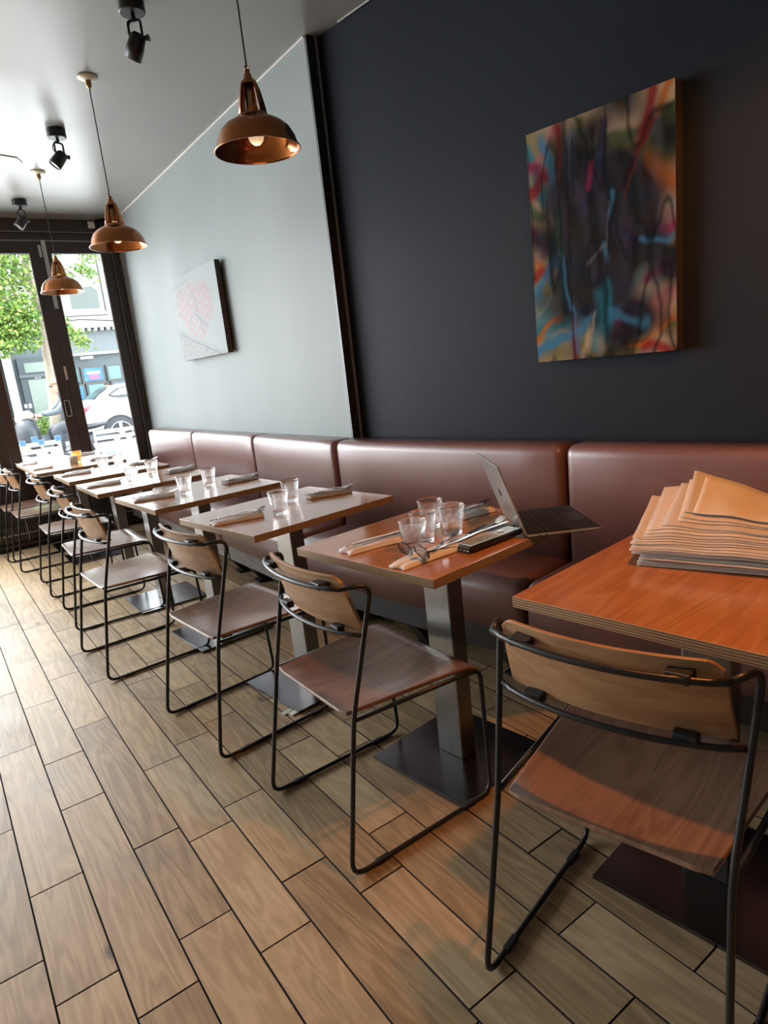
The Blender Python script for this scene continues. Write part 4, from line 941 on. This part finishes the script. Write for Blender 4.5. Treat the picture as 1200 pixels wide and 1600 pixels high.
o = obj('body', bm, M_car, car, smooth=True); sb = o.modifiers.new('s', 'SUBSURF'); sb.levels = 2; sb.render_levels = 2
bm = bmesh.new(); R = []
for x, zt, hw in ((.42, 1.08, .70), (.62, 1.22, .66), (.86, 1.335, .60), (1.30, 1.375, .58), (2.0, 1.36, .58), (2.5, 1.24, .64), (3.0, 1.00, .72)):
    ring = [(hw+.10*(1 if zt > 1.1 else .3), 1.0), (hw+.05, 1.0+(zt-1.0)*.55), (hw, zt-.03), (hw*.8, zt)]
    ring = [(-a, z) for a, z in ring]+[(0, zt+.012)]+[(a, z) for a, z in ring][::-1]
    R.append([bm.verts.new((x, .88+a, z)) for a, z in ring])
for A, C in zip(R[:-1], R[1:]):
    for k in range(len(A)-1): bm.faces.new((A[k], A[k+1], C[k+1], C[k]))
bm.faces.new(R[0]); bm.faces.new(R[-1][::-1]); bmesh.ops.recalc_face_normals(bm, faces=bm.faces)
o = obj('cabin', bm, M_car, car, smooth=True); sb = o.modifiers.new('s', 'SUBSURF'); sb.levels = 1; sb.render_levels = 2
def side_poly(pts, y0, y1, m, name, parent):
    bm = bmesh.new(); a = [bm.verts.new((x, y0+dy, z)) for x, z, dy in pts]; b = [bm.verts.new((x, y1+dy, z)) for x, z, dy in pts]
    bm.faces.new(a); bm.faces.new(b[::-1])
    for i in range(len(pts)): bm.faces.new((a[i], b[i], b[(i+1) % len(pts)], a[(i+1) % len(pts)]))
    bmesh.ops.recalc_face_normals(bm, faces=bm.faces); return obj(name, bm, m, parent)
side_poly([(.66, 1.14, .10), (.76, 1.10, .085), (2.3, 1.09, .08), (2.3, 1.14, .12), (2.0, 1.30, .21), (1.25, 1.315, .22), (.90, 1.27, .20)], -.01, .02, M_black, 'window_surround', car)
side_poly([(.72, 1.145, .10), (.78, 1.115, .085), (1.6, 1.11, .08), (1.6, 1.285, .20), (1.25, 1.295, .21), (.93, 1.25, .185)], -.018, .01, M_cglass, 'side_window', car)
bm = bmesh.new(); q = [(.40, .36, 1.095), (.40, 1.40, 1.095), (.80, 1.32, 1.335), (.80, .44, 1.335)]; vs = [bm.verts.new(v) for v in q]; bm.faces.new(vs); bmesh.ops.solidify(bm, geom=bm.faces[:], thickness=.02); obj('rear_window', bm, M_cglass, car)
side_poly([(.02, .92, .10), (.30, .98, .01), (.22, .90, .01), (.06, .78, .08)], -.02, .03, mat('tail_light', (.75, .06, .08), .2), 'tail_light', car)
obj('door_handle', B((1.55, -.02, .93), (1.72, .02, .95)), M_car, car)
obj('bumper_strip', B((.30, -.01, .33), (.52, .02, .35)), M_black, car)
for wx in (.78, 3.55):
    for wy, sg in ((-.035, -1), (1.60, 1)):
        bm = bmesh.new(); pr_ = [(.20, -.09), (.30, -.10), (.325, -.06), (.325, .06), (.30, .10), (.20, .09)]
        lathe(bm, pr_, 36); xform(bm, Matrix.Translation((wx, wy+.09, .335)) @ Matrix.Rotation(pi/2, 4, 'X')); w = obj('wheel', bm, M_tyre, car, smooth=True)
        if wy < 1:
            bm = bmesh.new(); lathe(bm, [(.215, .095), (.235, .10), (.235, .085), (.215, .08)], 32)
            for s in range(5):
                for o_ in (-.10, .10):
                    a = 2*pi*s/5+o_+.3; Mx = Matrix.Rotation(a, 4, 'Z'); box(bm, (.05, -.014, .07), (.225, .014, .092), M=Mx)
            lathe(bm, [(0, .095), (.05, .095), (.06, .07), (0, .07)], 20)
            xform(bm, Matrix.Translation((wx, wy+.09, .335)) @ Matrix.Rotation(pi/2, 4, 'X')); obj('rim', bm, M_alloy, w)
            bm = lathe(bmesh.new(), [(0, .02), (.22, .02)], 28); xform(bm, Matrix.Translation((wx, wy+.09, .335)) @ Matrix.Rotation(pi/2, 4, 'X')); obj('brake_disc', bm, mat('dark_hub', (.10, .10, .11), .5) if 'dark_hub' not in bpy.data.materials else bpy.data.materials['dark_hub'], w)
        if wy < 1:
            bm = bmesh.new(); lathe(bm, [(.335, .0), (.37, .0), (.37, .02), (.335, .02)], 36, a0=0, a1=pi); xform(bm, Matrix.Translation((wx, .015, .335)) @ Matrix.Rotation(pi/2, 4, 'X')); obj('arch_shadow_gap', bm, M_black, car)
            bm = bmesh.new(); lathe(bm, [(0, .0), (.355, .0), (.355, .03), (0, .03)], 36); xform(bm, Matrix.Translation((wx, .012, .335)) @ Matrix.Rotation(pi/2, 4, 'X')); obj('wheel_well', bm, M_black, car)

# people
M_skin = mat('skin', (.40, .22, .155), .5); M_skinD = mat('skin_brown', (.28, .15, .10), .5); M_jacket = mat('slate_jacket', (.06, .075, .085), .7); M_trous = mat('charcoal_trousers', (.035, .04, .048), .75)
M_orange = mat('orange_helmet', (.52, .19, .09), .3, coat=.3); M_hair = mat('dark_hair', (.03, .022, .018), .8)
def skin_body(name, V, E, rad, m, parent, root=0, matfn=None):
    me = bpy.data.meshes.new(name); me.from_pydata(V, E, []); o = bpy.data.objects.new(name, me); link(o, parent)
    sk = o.modifiers.new('skin', 'SKIN'); lay = me.skin_vertices[0] if me.skin_vertices else None
    if lay is None:
        bpy.context.view_layer.objects.active = o; 
    for i, r in enumerate(rad):
        r = r if isinstance(r, tuple) else (r, r); me.skin_vertices[0].data[i].radius = r; me.skin_vertices[0].data[i].use_root = (i == root)
    sk.use_smooth_shade = True; s = o.modifiers.new('sub', 'SUBSURF'); s.levels = 2; s.render_levels = 2
    me.materials.append(m); return o
def head(parent, c, r, face_dir, skin, hair=None):
    # face_dir: angle in plane; head built facing +X then turned
    bm = bmesh.new(); bmesh.ops.create_uvsphere(bm, u_segments=24, v_segments=16, radius=1)
    for v in bm.verts:
        x, y, z = v.co
        k = 1-.16*max(0, -z)**1.3; v.co = Vector((x*r*.98*k+(.10*r*max(0, -z)*(x > 0)), y*r*.78*k, z*r*1.18))
    for sgn in (-1, 1):
        t = Matrix.Translation((-.02*r, sgn*.78*r, -.05*r)) @ Matrix.Diagonal((.18*r, .08*r, .28*r, 1)); bmesh.ops.create_uvsphere(bm, u_segments=8, v_segments=6, radius=1, matrix=t)
    v = [bm.verts.new(q) for q in ((.93*r, 0, .18*r), (1.20*r, 0, -.20*r), (.90*r, .14*r, -.24*r), (.90*r, -.14*r, -.24*r))]
    for f in ((0, 1, 2), (0, 3, 1), (1, 3, 2), (0, 2, 3)): bm.faces.new([v[i] for i in f])
    Mx = Matrix.Translation(c) @ Matrix.Rotation(face_dir, 4, 'Z'); xform(bm, Mx); h = obj('head', bm, skin, parent, smooth=True)
    for sgn in (-1, 1):
        e = bmesh.new(); bmesh.ops.create_uvsphere(e, u_segments=8, v_segments=6, radius=.09*r, matrix=Matrix.Translation((.90*r, sgn*.30*r, .05*r))); xform(e, Mx); obj('eye', e, M_hair, h)
    e = bmesh.new(); box(e, (.84*r, -.24*r, -.52*r), (.92*r, .24*r, -.46*r)); xform(e, Mx); obj('mouth', e, mat('lip', (.45, .18, .15), .5) if 'lip' not in bpy.data.materials else bpy.data.materials['lip'], h)
    if hair:
        e = bmesh.new(); bmesh.ops.create_uvsphere(e, u_segments=20, v_segments=12, radius=1)
        for v in e.verts:
            x, y, z = v.co; v.co = Vector((x*r*1.02-.06*r, y*r*.84, z*r*1.20+.05*r))
        dl = [v for v in e.verts if v.co.z < (.42*r if v.co.x > .2*r else -.25*r)]; bmesh.ops.delete(e, geom=dl, context='VERTS'); xform(e, Mx); obj('hair', e, hair, h, smooth=True)
    return h
# scooter
sc_ = thing('dark_scooter', 'dark motor scooter with a cream cowl, passing outside the left pane', 'scooter', (1.97, 12.6, -.035))
M_scoot = mat('dark_scooter_plastic', (.03, .035, .04), .4); M_cream = mat('cream_cowl', (.36, .31, .26), .4)
for wx in (-.62, .66):
    bm = lathe(bmesh.new(), [(.16, -.05), (.235, -.055), (.255, 0), (.235, .055), (.16, .05)], 28); xform(bm, Matrix.Translation((wx, 0, .255)) @ Matrix.Rotation(pi/2, 4, 'X')); w = obj('wheel', bm, M_tyre, sc_, smooth=True)
    bm = lathe(bmesh.new(), [(0, -.03), (.16, -.04), (.16, .04), (0, .03)], 24); xform(bm, Matrix.Translation((wx, 0, .255)) @ Matrix.Rotation(pi/2, 4, 'X')); obj('hub', bm, M_alloy, w)
def loft_xz(secs, m, name, parent, smooth=True):     # secs: (x,zc,halfY,halfZ)
    bm = bmesh.new(); R = []
    for x, zc, hy, hz in secs: R.append([bm.verts.new((x, hy*cos(2*pi*k/16), zc+hz*sin(2*pi*k/16))) for k in range(16)])
    for A, C in zip(R[:-1], R[1:]):
        for k in range(16): bm.faces.new((A[k], A[(k+1) % 16], C[(k+1) % 16], C[k]))
    bm.faces.new(R[0][::-1]); bm.faces.new(R[-1]); bmesh.ops.recalc_face_normals(bm, faces=bm.faces); return obj(name, bm, m, parent, smooth=smooth)
loft_xz([(-.80, .42, .06, .05), (-.72, .50, .12, .10), (-.55, .56, .13, .08), (-.42, .52, .05, .04)], mat('tan_mudguard', (.60, .40, .30), .5), 'mudguard', sc_)
loft_xz([(-.66, .80, .08, .10), (-.58, .80, .22, .24), (-.46, .78, .26, .30), (-.36, .72, .22, .30), (-.30, .70, .10, .18)], M_scoot, 'front_fairing', sc_)
loft_xz([(-.62, 1.02, .06, .05), (-.54, 1.06, .14, .09), (-.40, 1.07, .15, .09), (-.30, 1.02, .08, .05)], M_cream, 'cream_cowl', sc_)
loft_xz([(-.34, .34, .10, .05), (-.10, .30, .15, .06), (.12, .32, .16, .08), (.22, .45, .16, .16), (.60, .52, .17, .16), (.86, .60, .10, .08), (.92, .62, .03, .03)], M_scoot, 'body_shell', sc_)
loft_xz([(.12, .72, .10, .03), (.2, .74, .15, .05), (.60, .76, .15, .05), (.82, .78, .08, .03)], M_black, 'saddle', sc_)
obj('handlebar', tube(bmesh.new(), fillet([(-.28, -.34, 1.02), (-.34, -.16, 1.05), (-.36, 0, 1.0), (-.34, .16, 1.05), (-.28, .34, 1.02)], .05), .014, 8), M_black, sc_)
for s in (-1, 1):
    mr = obj('mirror', tube(bmesh.new(), [(-.34, s*.20, 1.05), (-.38, s*.26, 1.20)], .007, 6), M_black, sc_); bm = bmesh.new(); bmesh.ops.create_uvsphere(bm, u_segments=14, v_segments=8, radius=1, matrix=Matrix.Translation((-.38, s*.27, 1.23)) @ Matrix.Diagonal((.025, .06, .04, 1))); obj('mirror_head', bm, M_alu, mr, smooth=True)
# rider
rd = thing('person', 'person in a slate jacket and orange helmet riding the scooter past the window', 'person', (1.97, 12.6, -.035))
Vv = [(.33, 0, .86), (.26, 0, 1.05), (.20, 0, 1.24), (.17, 0, 1.34), (.15, 0, 1.44),
      (.20, -.19, 1.26), (.0, -.25, 1.08), (-.22, -.30, 1.06), (.20, .19, 1.26), (.0, .25, 1.08), (-.22, .30, 1.06),
      (.30, -.11, .84), (-.06, -.17, .78), (-.02, -.15, .44), (-.14, -.15, .41), (.30, .11, .84), (-.06, .17, .78), (-.02, .15, .44), (-.14, .15, .41)]
Ee = [(0, 1), (1, 2), (2, 3), (3, 4), (2, 5), (5, 6), (6, 7), (2, 8), (8, 9), (9, 10), (0, 11), (11, 12), (12, 13), (13, 14), (0, 15), (15, 16), (16, 17), (17, 18)]
Rr = [(.15, .13), (.15, .12), (.16, .12), (.07, .07), (.05, .05), .075, .055, .036, .075, .055, .036, .10, .072, .05, .045, .10, .072, .05, .045]
skin_body('jacket_and_body', Vv, Ee, Rr, M_jacket, rd)
for s in (-1, 1):
    obj('trouser_leg', tube(bmesh.new(), fillet([(.34, s*.11, .85), (-.07, s*.17, .785), (-.02, s*.15, .44)], .10, 6), [.118]+[.095]*7+[.062], 12), M_trous, rd, smooth=True)
    bm = bmesh.new(); bmesh.ops.create_uvsphere(bm, u_segments=14, v_segments=8, radius=1, matrix=Matrix.Translation((-.10, s*.15, .40)) @ Matrix.Diagonal((.13, .05, .045, 1))); obj('shoe', bm, M_black, rd, smooth=True)
    hb = bmesh.new(); bmesh.ops.create_uvsphere(hb, u_segments=12, v_segments=8, radius=1, matrix=Matrix.Translation((-.285, s*.31, 1.055)) @ Matrix.Diagonal((.050, .042, .030, 1))); hnd = obj('hand', hb, M_skin, rd, smooth=True)
    for q in range(4): obj('finger', tube(bmesh.new(), fillet([(-.30, s*(.285+.017*q), 1.07), (-.345, s*(.285+.017*q), 1.055), (-.335, s*(.285+.017*q), 1.015)], .02, 3), .0085, 6), M_skin, hnd, smooth=True)
    obj('thumb', tube(bmesh.new(), [(-.27, s*.285, 1.05), (-.285, s*.268, 1.02), (-.30, s*.268, 1.0)], .0095, 6), M_skin, hnd, smooth=True)
hh = head(rd, Vector((.13, 0, 1.50)), .105, pi, M_skin)
e = bmesh.new(); bmesh.ops.create_uvsphere(e, u_segments=24, v_segments=14, radius=1, matrix=Matrix.Translation((.14, 0, 1.53)) @ Matrix.Diagonal((.140, .120, .135, 1)))
bmesh.ops.delete(e, geom=[v for v in e.verts if v.co.z < (1.535 if v.co.x < .12 else 1.46)], context='VERTS'); o = obj('helmet', e, M_orange, rd, smooth=True); o.modifiers.new('s', 'SOLIDIFY').thickness = .012
obj('sunglasses', B((.015, -.085, 1.505), (.035, .085, 1.53)), M_black, rd)
# seated passer-by behind the car
pb = thing('person', 'dark-haired person in a dark top seen above the boot of the white car', 'person', (4.13, 17.6, GZ+.04))
Vv = [(0, 0, .52), (.0, 0, .75), (-.01, 0, .98), (-.03, 0, 1.08), (-.04, 0, 1.16), (0, -.18, 1.00), (-.05, -.24, .76), (-.26, -.20, .70), (0, .18, 1.00), (-.05, .24, .76), (-.26, .20, .70), (-.05, -.11, .50), (-.44, -.13, .50), (-.44, -.13, .10), (-.56, -.13, .05), (-.05, .11, .50), (-.44, .13, .50), (-.44, .13, .10), (-.56, .13, .05)]
skin_body('clothed_body', Vv, Ee, [(.15, .12), (.15, .12), (.16, .12), (.065, .065), (.05, .05), .07, .05, .035, .07, .05, .035, .09, .065, .045, .04, .09, .065, .045, .04], M_trous, pb)
for s in (-1, 1):
    hb = bmesh.new(); bmesh.ops.create_uvsphere(hb, u_segments=12, v_segments=8, radius=1, matrix=Matrix.Translation((-.32, s*.20, .695)) @ Matrix.Diagonal((.05, .038, .025, 1))); hnd = obj('hand', hb, M_skinD, pb, smooth=True)
    for q in range(4): obj('finger', tube(bmesh.new(), fillet([(-.34, s*(.175+.016*q), .70), (-.39, s*(.175+.016*q), .70), (-.41, s*(.175+.016*q), .68)], .02, 3), .008, 6), M_skinD, hnd, smooth=True)
    obj('thumb', tube(bmesh.new(), [(-.31, s*.165, .69), (-.34, s*.150, .68), (-.36, s*.152, .67)], .009, 6), M_skinD, hnd, smooth=True)
head(pb, Vector((-.05, 0, 1.26)), .105, pi+.3, M_skinD, M_hair)
st = thing('street_bench', 'low grey bench outside the shop across the street', 'bench', (4.2, 17.65, GZ+.04)); obj('seat', B((-.5, -.2, .36), (.5, .2, .40)), M_wallg, st); obj('leg', B((-.45, -.18, 0), (-.38, .18, .36)), M_wallg, st); obj('leg', B((.38, -.18, 0), (.45, .18, .36)), M_wallg, st)
# shrub by the door across the street
pl_ = thing('potted_shrub', 'small pale green shrub in a grey pot beside the grey door across the street', 'plant', (2.50, 17.9, GZ+.04))
obj('pot', lathe(bmesh.new(), [(0, 0), (.12, 0), (.16, .30), (.14, .30), (0, .26)], 20), M_wallg, pl_)
bm = bmesh.new()
for _ in range(600):
    v = Vector((random.gauss(0, 1), random.gauss(0, 1), random.gauss(0, 1))).normalized()*random.random()**.5; leaf(Vector((v.x*.16, v.y*.16, .52+v.z*.30)), .03)
o = obj('foliage', bm, M_leaf, pl_); o['kind'] = 'stuff'

# outdoor white slatted furniture and blue tags
M_wm = mat('white_metal_furniture', (.50, .50, .49), .4)
def garden_chair(label, loc, rz):
    t = thing('garden_chair', label, 'chair', loc, rz, group='white slatted chairs outside the window')
    for s in (-1, 1):
        obj('leg', B((s*.26-.012, -.22, 0), (s*.26+.012, -.18, .66)), M_wm, t); obj('leg', B((s*.26-.012, .20, 0), (s*.26+.012, .24, .88)), M_wm, t)
        obj('armrest', B((s*.26-.022, -.26, .66), (s*.26+.022, .24, .685)), M_wm, t)
    for k in range(6): obj('seat_slat', B((-.26, -.22+k*.07, .43), (.26, -.17+k*.07, .45)), M_wm, t)
    for k in range(5): obj('back_slat', B((-.26, .215, .52+k*.075), (.26, .235, .565+k*.075)), M_wm, t)
    return t
g1 = garden_chair('white slatted chair outside, behind the left pane', (.98, 7.80, GP), 0)
gq = dup(g1, (1.66, 7.95, GP), radians(-62), 'white slatted chair outside the right pane, turned so its arm rises to the right'); gq.scale = (1, 1, .84)
dup(g1, (.22, 7.85, GP), radians(10), 'white slatted chair outside, partly hidden by the left door stile')
dup(g1, (2.05, 8.9, GP), radians(170), 'white slatted chair furthest out, before the car')
ot = thing('garden_table', 'white slatted table on the pavement just outside the window', 'table', (.75, 7.15, GP))
for k in range(8): obj('top_slat', B((-.35, -.3+k*.075, .64), (.35, -.245+k*.075, .66)), M_wm, ot)
for x in (-.32, .30):
    for y in (-.28, .26): obj('leg', B((x, y, 0), (x+.025, y+.025, .64)), M_wm, ot)
M_tag = mat('pale_blue_card', (.14, .30, .50), .5); M_ink = mat('blue_ink', (.06, .16, .42), .6)
for n, (x, z, s_) in enumerate(((.845, .85, '17'), (.962, .875, '77'), (1.018, .835, '75'), (1.185, .855, '72'))):
    b_ = thing('blue_tag', ['pale blue card tag furthest left on the white chair outside', 'tall pale blue card tag second from left outside', 'pale blue card tag third from left, lower than its neighbours', 'pale blue card tag furthest right, by the door stile'][n], 'tag', (x, 7.72, z), group='pale blue tags on the outdoor furniture')
    obj('card', B((-.030, -.004, -.028), (.030, .004, .028)), M_tag, b_, bevel=.002); obj('clip', B((-.012, -.006, -.075), (.012, .006, -.028)), M_wm, b_)
    text('digits', s_, .042, (0, -.005, -.014), (pi/2, 0, 0), M_ink, b_, .0006)
cr = thing('green_crate', 'green crate on the pavement beyond the white chairs', 'crate', (2.16, 9.9, GP)); bm = bmesh.new(); box(bm, (-.16, -.12, 0), (.16, .12, .02))
for a, b in (((-.16, -.12, 0), (.16, -.10, .55)), ((-.16, .10, 0), (.16, .12, .55)), ((-.16, -.12, 0), (-.14, .12, .55)), ((.14, -.12, 0), (.16, .12, .55))): box(bm, a, b)
obj('body', bm, mat('green_plastic', (.05, .30, .18), .5), cr)
